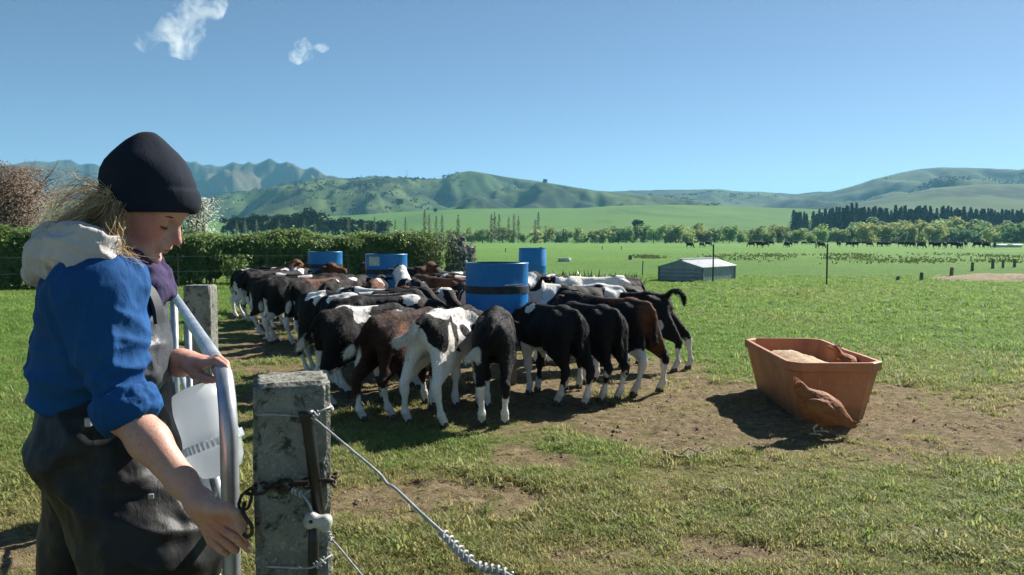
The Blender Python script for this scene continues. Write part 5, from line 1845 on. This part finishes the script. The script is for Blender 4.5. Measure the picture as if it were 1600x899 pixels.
wire('tie_wire', [at(478, 770, PY - .03), at(490, 763, PY - .02)], .0018, 'tiny wire end sticking up beside the black tube', sub=3)
wire('tie_wire', [at(400, 885, PY), at(430, 886, PY - .008), at(480, 888, FYY), at(497, 882, FYY), at(514, 870, PY - .004), at(519, 868, PY + .04)], .0019, 'pale wire tied round the near post at the bottom edge', sub=5, coils=((.52, .72, 3, .006),))

def pylon():
    b = at(636, 279, 1480); H = 15.0
    o = empty('power_pylon', b); tag(o, 'faint lattice power pylon on the skyline left of the summit', 'pylon')
    m = noisy('pylon steel', (.28, .30, .32), (.4, .42, .44), 1, .6, 0)
    B = MB()
    w0, w1 = 2.6, .5
    lv = [(t * H, w0 + (w1 - w0) * min(t / .75, 1)) for t in (0, .25, .5, .75, 1)]
    cs = ((-1, -1), (1, -1), (1, 1), (-1, 1))
    for (za, wa), (zb, wb) in zip(lv[:-1], lv[1:]):
        for k, (sx, sy) in enumerate(cs):
            tx, ty = cs[(k + 1) % 4]
            B.tube([(sx * wa / 2, sy * wa / 2, za), (sx * wb / 2, sy * wb / 2, zb)], .12, 4)
            B.tube([(sx * wa / 2, sy * wa / 2, za), (tx * wb / 2, ty * wb / 2, zb)], .07, 4)
    B.build('tower', m, o)
    for z, L in ((H * .78, 5.0), (H * .98, 3.6)):
        MB().tube([(-L / 2, 0, z), (0, 0, z + .5), (L / 2, 0, z)], .12, 4).build('cross_arm', m, o)
pylon()
# ================================================================ person
def build_person():
    import time
    Y0 = 1.74
    org = Vector((at(150, 700, Y0).x, Y0, gz1(-.85, Y0)))
    root = empty('person', org)
    tag(root, 'person in dark beanie, blue sweatshirt and black bib overalls fastening the gate', 'person')
    def A(px, py, Y=Y0): return at(px, py, Y) - org
    m_skin = mat('skin', (.55, .32, .24), .5, 0, .4); t = NT(m_skin); c = t.coord()
    sk = t.ramp(t.noise(16, 5, .6, c), [(.3, (.47, .235, .17)), (.65, (.58, .34, .255))])
    sk = t.mix(t.grey(t.noise(160, 3, .6, c), .56, .74), sk, (.40, .175, .12))
    sk = t.mix(t.math('MULTIPLY', t.grey(t.noise(34, 5, .7, c), .5, .7), .5), sk, (.62, .30, .23))
    red = t.attr('red'); sk = t.mix(t.math('MULTIPLY', red, .9), sk, (.46, .13, .10))
    t.color(sk); t.bump(t.math('ADD', t.noise(260, 3, .6, c), t.math('MULTIPLY', t.noise(70, 4, .65, c), .8)), .35, .002)
    t.b.inputs['Subsurface Weight'].default_value = .12
    t.b.inputs['Subsurface Radius'].default_value = (.012, .005, .003)
    # ---------------- body
    F = Field((-.30, -.34, -.03), (.42, .34, 1.66), .0036)
    C = A(221, 318)
    a = R(31)
    f = Vector((math.cos(a), 0, -math.sin(a))); u = Vector((math.sin(a), 0, math.cos(a))); l = Vector((0, 1, 0))
    sc = .91
    def H(x, y, z): return tuple(C + (f * x + l * y + u * z) * sc)
    rot = np.array([[f.x, l.x, u.x], [f.y, l.y, u.y], [f.z, l.z, u.z]])
    def he(c, r, k=.02, op='add'): F.ell(H(*c), tuple(q * sc for q in r), rot, k * sc, op)
    def hc(p, q, r1, r2, k=.015, op='add'): F.cone(H(*p), H(*q), r1 * sc, r2 * sc, k * sc, op)
    he((-.012, 0, .035), (.098, .076, .088))
    he((.035, 0, -.035), (.058, .060, .088), .03)
    he((.0, 0, -.03), (.075, .066, .065), .03)
    hc((.01, 0, -.07), (.060, 0, -.096), .046, .024, .03)
    for s in (-1, 1):
        hc((-.012, .050 * s, -.052), (.052, .020 * s, -.097), .018, .016, .03)       # jaw line
        he((.048, .043 * s, -.030), (.028, .020, .024), .03)                          # cheek
        hc((.077, .012 * s, .013), (.067, .048 * s, .011), .011, .009, .018)           # brow
    he((.062, 0, .045), (.034, .058, .034), .03)
    hc((.083, 0, .014), (.099, 0, -.016), .0085, .0095, .016)                         # nose
    hc((.099, 0, -.016), (.114, 0, -.033), .0095, .0105, .008)
    for s in (-1, 1):
        he((.099, .011 * s, -.037), (.010, .0075, .0075), .008)
        he((.106, .0065 * s, -.0445), (.0045, .0028, .0035), .003, 'sub')
        he((.092, .031 * s, -.006), (.019, .018, .0125), .014, 'sub')                  # socket
        he((.0735, .031 * s, -.0085), (.0135, .0150, .0120), .003)                     # lids, looking down
    he((.094, 0, -.056), (.011, .024, .012), .015)                                    # muzzle
    he((.101, 0, -.0575), (.0085, .021, .0055), .005)                                 # upper lip
    he((.097, 0, -.0685), (.0090, .019, .0060), .005)                                 # lower lip
    hc((.112, -.02, -.0632), (.112, .02, -.0632), .0042, .0042, .003, 'sub')
    hc((.100, -.012, -.0632), (.100, .012, -.0632), .0032, .0032, .002, 'sub')
    he((.083, 0, -.094), (.019, .022, .016), .018)                                    # chin
    he((.094, 0, -.079), (.008, .02, .005), .008, 'sub')
    for s in (-1, 1):                                                                 # ears
        he((-.014, .071 * s, -.006), (.018, .009, .031), .008)
        he((-.010, .080 * s, -.004), (.010, .006, .020), .004, 'sub')
        he((-.006, .071 * s, -.032), (.010, .007, .010), .006)
    nb = A(176, 428)
    F.cone(H(-.028, 0, -.05), tuple(nb), .056, .062, .03)
    # torso (under the clothes), arms, legs
    F.cone(tuple(A(165, 475)), tuple(A(165, 600)), .070, .070, .03, sq=(1, 1.5, 1))
    F.cone(tuple(A(165, 600)), tuple(A(165, 700)), .070, .075, .03, sq=(1, 1.4, 1))
    F.cone(tuple(A(165, 445, 1.60)), tuple(A(165, 445, 1.88)), .05, .05, .04)
    shR, elR, wrR = A(163, 462, 1.585), A(193, 640, 1.535), A(312, 786, 1.455)
    F.cone(tuple(shR), tuple(elR), .045, .037, .03)
    mid = elR.lerp(wrR, .35)
    F.ell(tuple(elR), (.036, .036, .036), None, .02)
    F.cone(tuple(elR), tuple(mid), .036, .0345, .02)
    F.cone(tuple(mid), tuple(elR.lerp(wrR, .78)), .0345, .0255, .02)
    F.cone(tuple(elR.lerp(wrR, .78)), tuple(wrR), .0255, .0225, .015, sq=(1, .85, 1))
    # right hand, pinching the chain hook
    kn = [A(350, 811, 1.424), A(346, 824, 1.438), A(340, 836, 1.453), A(332, 846, 1.468)]
    pw = [A(322, 789, 1.438), A(320, 794, 1.450), A(318, 799, 1.462), A(315, 804, 1.472)]
    for p, q in zip(pw, kn):
        F.cone(tuple(wrR), tuple(p), .0195, .0145, .014)
        F.cone(tuple(p), tuple(q), .0140, .0106, .012)
    fingers = [
        [(kn[0], .0098), (A(374, 824, 1.418), .0088), (A(388, 839, 1.426), .0078), (A(391, 852, 1.434), .0064)],
        [(kn[1], .0100), (A(369, 840, 1.434), .0090), (A(382, 852, 1.446), .0079), (A(387, 859, 1.458), .0064)],
        [(kn[2], .0094), (A(357, 851, 1.452), .0085), (A(368, 860, 1.468), .0075), (A(370, 858, 1.482), .0062)],
        [(kn[3], .0084), (A(345, 858, 1.470), .0076), (A(354, 865, 1.484), .0066), (A(355, 861, 1.496), .0055)]]
    for fg in fingers: F.chain([(tuple(p), r) for p, r in fg], .0018)
    F.chain([(tuple(A(326, 793, 1.430)), .0160), (tuple(A(351, 797, 1.418)), .0125), (tuple(A(369, 805, 1.420)), .0100), (tuple(A(381, 817, 1.428)), .0078)], .007)
    # left arm and hand over the top rail
    shL, elL, wrL = A(165, 462, 1.90), A(196, 575, 1.94), A(284, 567, 1.80)
    F.cone(tuple(shL), tuple(elL), .05, .042, .03)
    F.cone(tuple(elL), tuple(elL.lerp(wrL, .5)), .041, .038, .02)
    F.cone(tuple(elL.lerp(wrL, .5)), tuple(wrL), .037, .026, .02)
    kl = [A(318, 568, 1.722), A(322, 566, 1.742), A(324, 565, 1.762), A(325, 565, 1.780)]
    pl = [A(296, 567, 1.772), A(297, 566, 1.785), A(297, 565, 1.797), A(297, 565, 1.808)]
    for p, q in zip(pl, kl):
        F.cone(tuple(wrL), tuple(p), .023, .0165, .016)
        F.cone(tuple(p), tuple(q), .0150, .0108, .012)
    lf = [
        [(kl[0], .0112), (A(338, 564, 1.690), .0102), (A(352, 573, 1.668), .0092), (A(358, 588, 1.660), .0078)],
        [(kl[1], .0112), (A(341, 560, 1.722), .0102), (A(353, 569, 1.704), .0092), (A(357, 583, 1.698), .0078)],
        [(kl[2], .0106), (A(341, 559, 1.752), .0096), (A(352, 567, 1.738), .0088), (A(355, 580, 1.732), .0074)],
        [(kl[3], .0096), (A(339, 560, 1.778), .0086), (A(348, 567, 1.768), .0078), (A(350, 577, 1.762), .0066)]]
    for fg in lf: F.chain([(tuple(p), r * .86) for p, r in fg], .002)
    F.chain([(tuple(A(296, 572, 1.760)), .0150), (tuple(A(307, 585, 1.742)), .0120), (tuple(A(322, 592, 1.722)), .0098), (tuple(A(334, 594, 1.706)), .0076)], .007)
    hipR, kneR, ankR = A(150, 705, 1.665), A(216, 880, 1.64), Vector((.055, -.10, .09))
    hipL, kneL, ankL = A(143, 705, 1.82), A(108, 885, 1.84), Vector((-.17, .10, .09))
    for h_, k_, n_ in ((hipR, kneR, ankR), (hipL, kneL, ankL)):
        F.cone(tuple(h_), tuple(k_), .085, .055, .05); F.cone(tuple(k_), tuple(n_), .055, .038, .03)
        F.cone(tuple(n_), tuple(n_ + Vector((.13, 0, -.06))), .038, .03, .03)
    V, Q = F.mesh(1)
    me = np_mesh('body', V, Q)
    red = np.zeros(len(V))
    for p, r, s in ((H(.101, 0, -.063), .013, .9), (H(.112, 0, -.03), .02, .6), (H(.055, -.05, -.03), .045, .7), (tuple(kn[0]), .03, .45), (tuple(kn[1]), .03, .45), (fingers[0][3][0], .018, .5), (tuple(elR), .05, .35), (lf[0][3][0], .02, .4), (H(-.01, -.08, -.005), .03, .5), (tuple(kl[1]), .03, .4)):
        d = np.linalg.norm(V - np.array(list(p)), axis=1); red = np.maximum(red, s * (1 - sstep(r * .5, r, d)))
    attr(me, 'red', red)
    body = link('body', me, m_skin, root)
    # face details
    m_lash = mat('lashes and brows', (.05, .032, .022), .7)
    m_white = mat('eyeball', (.7, .66, .62), .2)
    for s in (-1, 1):
        pts = [H(.0745 + .0135 * math.cos(q) * .9 + .0015, (.031 + .0145 * math.sin(q)) * s, -.0125 - .003 * math.cos(q)) for q in np.linspace(-1.25, 1.25, 9)]
        MB().tube(pts, [.0007, .0015, .0019, .0021, .0022, .0021, .0019, .0016, .0008], 5).build('eyelash', m_lash, root)
        bp = [H(.0880 - .010 * abs(q) ** 2 * 1.0, (.031 + .022 * q) * s, 0.0150 - .004 * q * q) for q in np.linspace(-.85, 1, 8)]
        MB().tube(bp, [.001, .0022, .0028, .0028, .0026, .0022, .0016, .0006], 5).build('eyebrow', m_lash, root)
    mm = MB().tube([H(.1035 - .004 * q * q, .019 * q, -.0632) for q in np.linspace(-1, 1, 9)], [.0006, .0011, .0015, .0017, .0018, .0017, .0015, .0011, .0006], 5)
    mm.build('mouth_line', mat('inner lip', (.16, .035, .03), .5), root)
    MB().lathe([(0, -.003), (.003, -.002), (.004, 0), (.003, .002), (0, .003)], 8, tuple(Vector(H(-.004, -.080, -.036)))).build('earring', m_dull, root, True)
    # nails
    m_nail = mat('nail', (.68, .47, .40), .3)
    for fg in fingers[:2] + lf[:2]:
        p, q = Vector(fg[-1][0]), Vector(fg[-2][0]); d = (p - q).normalized()
        n = (Vector((0.2, -1, .4)) - d * d.dot(Vector((0.2, -1, .4)))).normalized(); w = d.cross(n)
        cen = p + n * .0064 + d * .001
        P = [cen + d * .0045 * math.cos(k) + w * .0040 * math.sin(k) - n * .0012 * abs(math.sin(k)) for k in np.linspace(0, 2 * math.pi, 11)[:-1]]
        P += [p_ - n * .002 for p_ in P]
        MB().add(P, [tuple(range(10)), tuple(range(19, 9, -1))] + [(i, 10 + i, 10 + (i + 1) % 10, (i + 1) % 10) for i in range(10)]).build('nail', m_nail, root)

    # ---------------- clothes
    def cloth_mat(name, c1, c2, weave=400, rough=.85, fold=.5, spec=.2, stain=None):
        m = mat(name, c1, rough, 0, spec); t = NT(m); c = t.coord()
        col_ = t.ramp(t.noise(9, 5, .6, c), [(.3, c1), (.7, c2)])
        if stain: col_ = t.mix(t.math('MULTIPLY', t.grey(t.noise(11, 6, .7, c, .5), .55, .72), stain[3]), col_, stain[:3])
        t.color(col_)
        w = t.math('ADD', t.math('MULTIPLY', t.noise(weave, 2, .5, c), .10), t.math('MULTIPLY', t.noise(26, 4, .6, t.mapping(c, (1.4, 1, .7)), 1.2), fold))
        t.bump(w, .55, .008)
        return m
    m_sweat = cloth_mat('blue sweatshirt', (.006, .058, .178), (.010, .080, .245), 400, .85, .5, .2, (.004, .04, .15, .6))
    m_over = cloth_mat('black overalls', (.008, .009, .009), (.018, .019, .019), 90, .55, .45, .32, (.085, .075, .06, .45))
    m_bib = cloth_mat('grey sheen bib', (.035, .04, .048), (.07, .078, .09), 200, .5, .6, .5)  # sheen on the black bib put into its colour as a lighter grey
    m_hood = cloth_mat('pale grey hood', (.46, .43, .41), (.58, .55, .52), 300, .9, .5, .2, (.16, .14, .13, .6))
    m_purple = cloth_mat('purple fleece collar', (.012, .013, .04), (.06, .045, .105), 300, .95, .5)
    m_beanie = cloth_mat('black beanie', (.008, .012, .022), (.016, .022, .036), 500, .95, .35)
    def surf(F, name, m, folds=0.0, fs=(9, 9, 9), seed=0, par=None, sm=1, creases=()):
        V, Q = F.mesh(sm)
        N = vnormals(V, Q)
        if folds:
            n = fbm(V * np.array(fs), 1.0, 4, seed)
            d = folds * (1.9 * (1 - np.clip(np.abs(n) * 3.2, 0, 1)) ** 1.4 - .55 + .5 * fbm(V * np.array(fs) * 2.3, 1.0, 3, seed + 5))
            for (p, ax, per, amp, rad) in creases:
                q = V - np.array(list(p)); w = np.exp(-(np.linalg.norm(q, axis=1) / rad) ** 2)
                ph = (q @ np.array(ax)) / per * 2 * math.pi + 2.2 * fbm(V, 14, 2, seed + 9)
                d = d + amp * w * (2.0 * (1 - np.abs(np.sin(ph / 2))) ** 1.3 - .7)
            V = V + N * d[:, None]
        return link(name, np_mesh(name, V, Q), m, par or root)
    # sweatshirt with rolled sleeves
    G = Field((-.30, -.36, .72), (.36, .36, 1.5), .0052)
    G.cone(tuple(A(162, 474)), tuple(A(155, 575)), .102, .110, .05, sq=(1, 1.45, 1))
    G.cone(tuple(A(155, 575)), tuple(A(160, 650)), .110, .098, .05, sq=(1, 1.3, 1))
    G.cone(tuple(A(166, 454, 1.63)), tuple(A(166, 454, 1.86)), .062, .062, .06)
    G.cone(tuple(A(122, 486, 1.66)), tuple(A(122, 486, 1.82)), .060, .060, .06)
    G.cone(tuple(A(172, 435)), tuple(A(168, 455)), .066, .095, .05)
    sR0, sR1 = A(158, 466, 1.588), A(187, 622, 1.540)
    G.cone(tuple(sR0), tuple(sR0.lerp(sR1, .5)), .070, .057, .09)
    G.cone(tuple(sR0.lerp(sR1, .5)), tuple(sR1), .057, .049, .04)
    sL1 = A(196, 580, 1.945)
    G.cone(tuple(A(158, 466, 1.895)), tuple(sL1), .078, .062, .05)
    G.cone(tuple(sL1), tuple(A(226, 576, 1.895)), .062, .058, .03)
    sw = surf(G, 'sweatshirt', m_sweat, .0048, (9, 9, 4), 3, creases=((sR1, (.35, .2, -.9), .045, .006, .10), (A(215, 575, 1.535), (.5, 0, .85), .035, .005, .08), (A(225, 500, 1.6), (.75, 0, .6), .05, .005, .09), (A(110, 590, 1.66), (.2, 0, 1), .055, .007, .12), (A(190, 520, 1.56), (.9, .1, -.25), .045, .0035, .10)))
    K = Field((-.25, -.36, .85), (.36, .1, 1.35), .004)
    ax = (wrR - elR).normalized(); ax = (ax * .75 + Vector((0, 0, -1)) * .55).normalized()
    cc = A(198, 641, 1.535)
    e1 = ax.orthogonal().normalized(); e2 = ax.cross(e1)
    for off, rr, tr in ((-.018, .0455, .012), (.0, .046, .0125), (.017, .044, .010)):
        pts = [tuple(cc + ax * off + (e1 * math.cos(q) + e2 * math.sin(q)) * rr) for q in np.linspace(0, 2 * math.pi, 25)]
        for p, q in zip(pts[:-1], pts[1:]): K.cone(p, q, tr, tr, .01)
    surf(K, 'sleeve_cuff', m_sweat, .003, (22, 22, 22), 8, sw)
    # overalls
    O = Field((-.42, -.38, -.02), (.42, .38, 1.42), .0062)
    O.cone(tuple(A(158, 612)), tuple(A(160, 690)), .112, .116, .06, sq=(1, 1.25, 1))
    O.cone(tuple(A(138, 692, 1.67)), tuple(A(138, 692, 1.81)), .078, .078, .03)
    O.cone(tuple(A(190, 640)), tuple(A(200, 720)), .10, .11, .05, sq=(1, 1.3, 1))
    O.cone(tuple(hipR), tuple(A(236, 862, 1.645)), .116, .122, .035)
    O.cone(tuple(A(236, 862, 1.645)), tuple(Vector((.06, -.10, .14))), .122, .085, .05)
    O.cone(tuple(hipL), tuple(A(130, 870, 1.83)), .104, .084, .03)
    O.cone(tuple(A(130, 870, 1.83)), tuple(Vector((-.16, .09, .14))), .084, .08, .05)
    ov = surf(O, 'overalls', m_over, .0065, (6, 6, 4.2), 11, creases=((A(270, 830, 1.56), (.35, 0, .94), .06, .004, .12), (A(110, 760, 1.6), (.5, 0, .9), .11, .005, .16), (A(180, 690, 1.56), (-.3, 0, .95), .07, .004, .1)))
    B = Field((-.10, -.25, .80), (.30, .25, 1.45), .0052)
    B.cone(tuple(A(171, 482)), tuple(A(174, 560)), .106, .108, .03, sq=(1, 1.15, 1))
    B.cone(tuple(A(174, 560)), tuple(A(184, 660)), .108, .104, .03, sq=(1, 1.2, 1))
    B.ell(tuple(A(105, 470)), (.117, .5, .5), None, .0, 'sub')
    surf(B, 'bib', m_bib, .004, (8, 8, 5), 13, ov, creases=((A(250, 560, 1.64), (.2, 0, 1), .06, .004, .12),))
    m_strapc = mat('dark strap', (.012, .013, .018), .6)
    for yy in (1.655, 1.825):
        path = spline([A(252, 505, yy), A(248, 478, yy), A(236, 452, yy), A(214, 430, yy), A(185, 415, yy), A(160, 412, yy)], 5)
        V, Fc = [], []
        for i, p in enumerate(path):
            p = Vector(p); tdir = (Vector(path[min(i + 1, len(path) - 1)]) - Vector(path[max(i - 1, 0)])).normalized()
            n = Vector((0, 1, 0)).cross(tdir).normalized() * -1
            V += [p + Vector((0, w_, 0)) + n * h_ for w_, h_ in ((-.019, .0), (.019, .0), (.019, .007), (-.019, .007))]
        for i in range(len(path) - 1):
            for j in range(4): Fc.append((4 * i + j, 4 * i + (j + 1) % 4, 4 * i + 4 + (j + 1) % 4, 4 * i + 4 + j))
        MB().add(V, Fc).build('shoulder_strap', m_strapc, ov)
    MB().box(tuple(A(138, 660, 1.555)), (.012, .008, .018), .2, .002).build('buckle', m_dull, ov)
    MB().box(tuple(A(236, 776, 1.535)), (.010, .004, .010), .4, .001).build('logo_patch', mat('pale patch', (.35, .36, .37), .6), ov)
    # hood
    D = Field((-.30, -.26, 1.0), (.22, .26, 1.6), .0048)
    U = spline([A(158, 402, 1.615), A(134, 392, 1.61), A(104, 392, 1.66), A(92, 394, 1.74), A(104, 392, 1.82), A(140, 385, 1.88), A(168, 402, 1.865)], 4)
    for p, q in zip(U[:-1], U[1:]): D.cone(p, q, .040, .040, .03)
    D.cone(tuple(A(80, 416)), tuple(A(98, 402)), .033, .040, .04, sq=(1, 1.7, 1))
    D.cone(tuple(A(66, 430)), tuple(A(78, 410)), .018, .030, .03, sq=(1, 2.0, 1))
    D.cone(tuple(A(110, 395)), tuple(A(130, 400)), .05, .05, .04, sq=(1, 1.9, 1))
    D.cone(tuple(A(112, 378)), tuple(A(150, 376)), .024, .030, .03, sq=(1, 1.7, 1))
    surf(D, 'hood', m_hood, .005, (13, 9, 16), 17, sw, creases=((A(110, 385, 1.6), (.25, .2, .95), .035, .005, .1),))
    # purple collar and scarf round the neck
    S = Field((-.25, -.2, 1.1), (.25, .2, 1.62), .0044)
    for cx, cy, rr, tr, tl in ((194, 412, .062, .022, .45), (202, 434, .064, .020, .50), (182, 394, .056, .024, .35)):
        c0 = A(cx, cy)
        pts = [tuple(c0 + Vector((math.cos(q) * rr, math.sin(q) * rr * 1.0, -math.cos(q) * rr * tl))) for q in np.linspace(0, 2 * math.pi, 21)]
        for p, q in zip(pts[:-1], pts[1:]): S.cone(p, q, tr, tr, .015)
    S.cone(tuple(A(166, 335)), tuple(A(166, 385)), .040, .046, .03, sq=(1, 1.2, 1))
    S.cone(tuple(A(232, 438, 1.70)), tuple(A(244, 478, 1.68)), .020, .016, .02)
    surf(S, 'collar', m_purple, .005, (16, 16, 12), 19, sw)
    # beanie
    rings = [(334, 170, 304, .9), (329, 162, 309, .93), (322, 158.5, 311, .93), (312, 157, 311, .93), (303, 158, 309.5, .93), (298, 160, 307, .92), (295, 162.5, 303.8, .915), (292, 161, 304, .93), (280, 159.5, 299.5, .93), (266, 162, 293, .93), (252, 168, 285, .92), (240, 177, 275, .91), (229, 188, 264, .9), (220, 198, 256, .88), (213.5, 208, 249, .86), (209.5, 216, 244, .85), (207.8, 222, 240, .84), (207.2, 227, 237, .83)]
    n = 72
    V, Fc = [], []
    for k, (py, xl, xr, ry) in enumerate(rings):
        pl_, pr_ = A(xl, py), A(xr, py)
        c0 = (pl_ + pr_) / 2; rx = (pr_ - pl_).length / 2
        ryy = min(rx * ry, .082)
        for i in range(n):
            an = 2 * math.pi * i / n
            V.append((c0.x + rx * math.cos(an), c0.y + ryy * math.sin(an), c0.z))
    V = np.array(V)
    for k in range(len(rings) - 1):
        for i in range(n):
            j = (i + 1) % n; Fc.append((k * n + i, k * n + j, k * n + n + j, k * n + n + i))
    cen = V.mean(0)
    nr = V - cen; nr /= np.linalg.norm(nr, axis=1, keepdims=True)
    top = (V[:, 2] - V[:, 2].min()) / (V[:, 2].max() - V[:, 2].min())
    fold = fbm(V * [12, 12, 7], 1.0, 3, 23) * .004 + np.sin(np.arctan2(V[:, 1] - cen[1], V[:, 0] - cen[0]) * 3 + 1.0) * .005 * np.clip(top - .5, 0, 1) * np.clip(1 - top, 0, 1) * 6
    V = V + nr * fold[:, None]
    me = np_mesh('beanie', V, np.array(Fc))
    bn = link('beanie', me, m_beanie, root)
    MB().box(tuple(A(168, 300, 1.668)), (.022, .010, .009), -.95, .003).build('hat_tag', mat('yellow tag', (.42, .36, .10), .6), bn)
    # hair
    m_hair = mat('fair hair', (.42, .29, .14), .42, 0, .6); t = NT(m_hair)
    geo = t.node('ShaderNodeNewGeometry'); hc_ = t.ramp(geo.outputs['Random Per Island'], [(0, (.40, .28, .15)), (.5, (.76, .60, .37)), (1, (.95, .84, .60))]); t.color(hc_)
    t.translucent(.6, hc_)
    r = np.random.default_rng(44)
    V, Fc = [], []
    def strand(pts, r0):
        S = spline(pts, 4)
        v, f_ = tube_np([tuple(p) for p in S], list(np.linspace(r0, r0 * .45, len(S))), 3, False)
        o = len(V); V.extend(v); Fc.extend([tuple(i + o for i in q) for q in f_])
    for i in range(560):                                                     # blown back over the hood
        y = 1.69 + r.uniform(-.035, .11)
        a0 = A(172 + r.normal(0, 4), 304 + r.normal(0, 7), y)
        q = r.uniform(0, 1)
        a1 = A(146 + r.normal(0, 8), 312 + q * 26 + r.normal(0, 5), y + r.normal(-.01, .02))
        a2 = A(116 + r.normal(0, 11), 334 + q * 24 + r.normal(0, 7), y + r.normal(-.02, .03))
        a3 = A(84 + r.normal(0, 13), 352 + q * 22 + r.normal(0, 9), y + r.normal(-.02, .04))
        if i % 7 == 0:                                                       # loose wisps
            a1 = A(138 + r.normal(0, 10), 296 + r.normal(0, 10), y); a2 = A(104 + r.normal(0, 18), 306 + r.normal(0, 14), y); a3 = A(78 + r.normal(0, 14), 342 + r.normal(0, 16), y)
        strand([a0, a1 + Vector((0, 0, .004 * math.sin(i))), a2 + Vector((0, 0, .006 * math.cos(i * 1.7))), a3], .00058)
    for i in range(560):                                                     # locks in front of the shoulder
        y = 1.640 + r.normal(0, .014)
        a0 = A(180 + r.normal(0, 7), 322 + r.normal(0, 6), 1.668 + r.normal(0, .006))
        a1 = A(178 + r.normal(0, 7), 350 + r.normal(0, 6), y); a2 = A(178 + r.normal(0, 7), 375 + r.normal(0, 8), y - .01)
        a3 = A(178 + r.normal(0, 10), 396 + r.normal(0, 8), y - .012); a4 = A(186 + r.normal(0, 18), 412 + r.normal(0, 9), y - .014)
        strand([a0, a1 + Vector((.006 * math.sin(i * .7), 0, 0)), a2 - Vector((.007 * math.sin(i * .7 + .5), 0, 0)), a3 + Vector((.008 * math.sin(i * .7), 0, 0)), a4], .00058)
    for i in range(320):                                                     # nape, under the hat
        a = r.uniform(0, 1); y = 1.675 + a * .13
        a0 = A(172 + r.normal(0, 8), 318 + r.normal(0, 6), y); a1 = A(164 + r.normal(0, 8), 338 + r.normal(0, 5), y); a2 = A(150 + r.normal(0, 14), 360 + r.normal(0, 8), y - .01)
        strand([a0, a1, a2], .0007)
    mb = MB(); mb.v = [tuple(p) for p in V]; mb.f = Fc
    tag(mb.build('hair', m_hair, root, True), kind='stuff')
    # boots
    m_boot = mat('black boot', (.012, .012, .013), .4)
    for n_ in (ankR, ankL):
        W = Field(tuple(n_ - Vector((.12, .12, .14))), tuple(n_ + Vector((.26, .12, .2))), .008)
        W.cone(tuple(n_ + Vector((0, 0, .14))), tuple(n_ + Vector((0, 0, -.02))), .062, .055, .03); W.cone(tuple(n_ + Vector((0, 0, -.04))), tuple(n_ + Vector((.17, 0, -.055))), .05, .042, .03)
        V2, Q2 = W.mesh(1); link('boot', np_mesh('boot', V2, Q2), m_boot, root)
build_person()
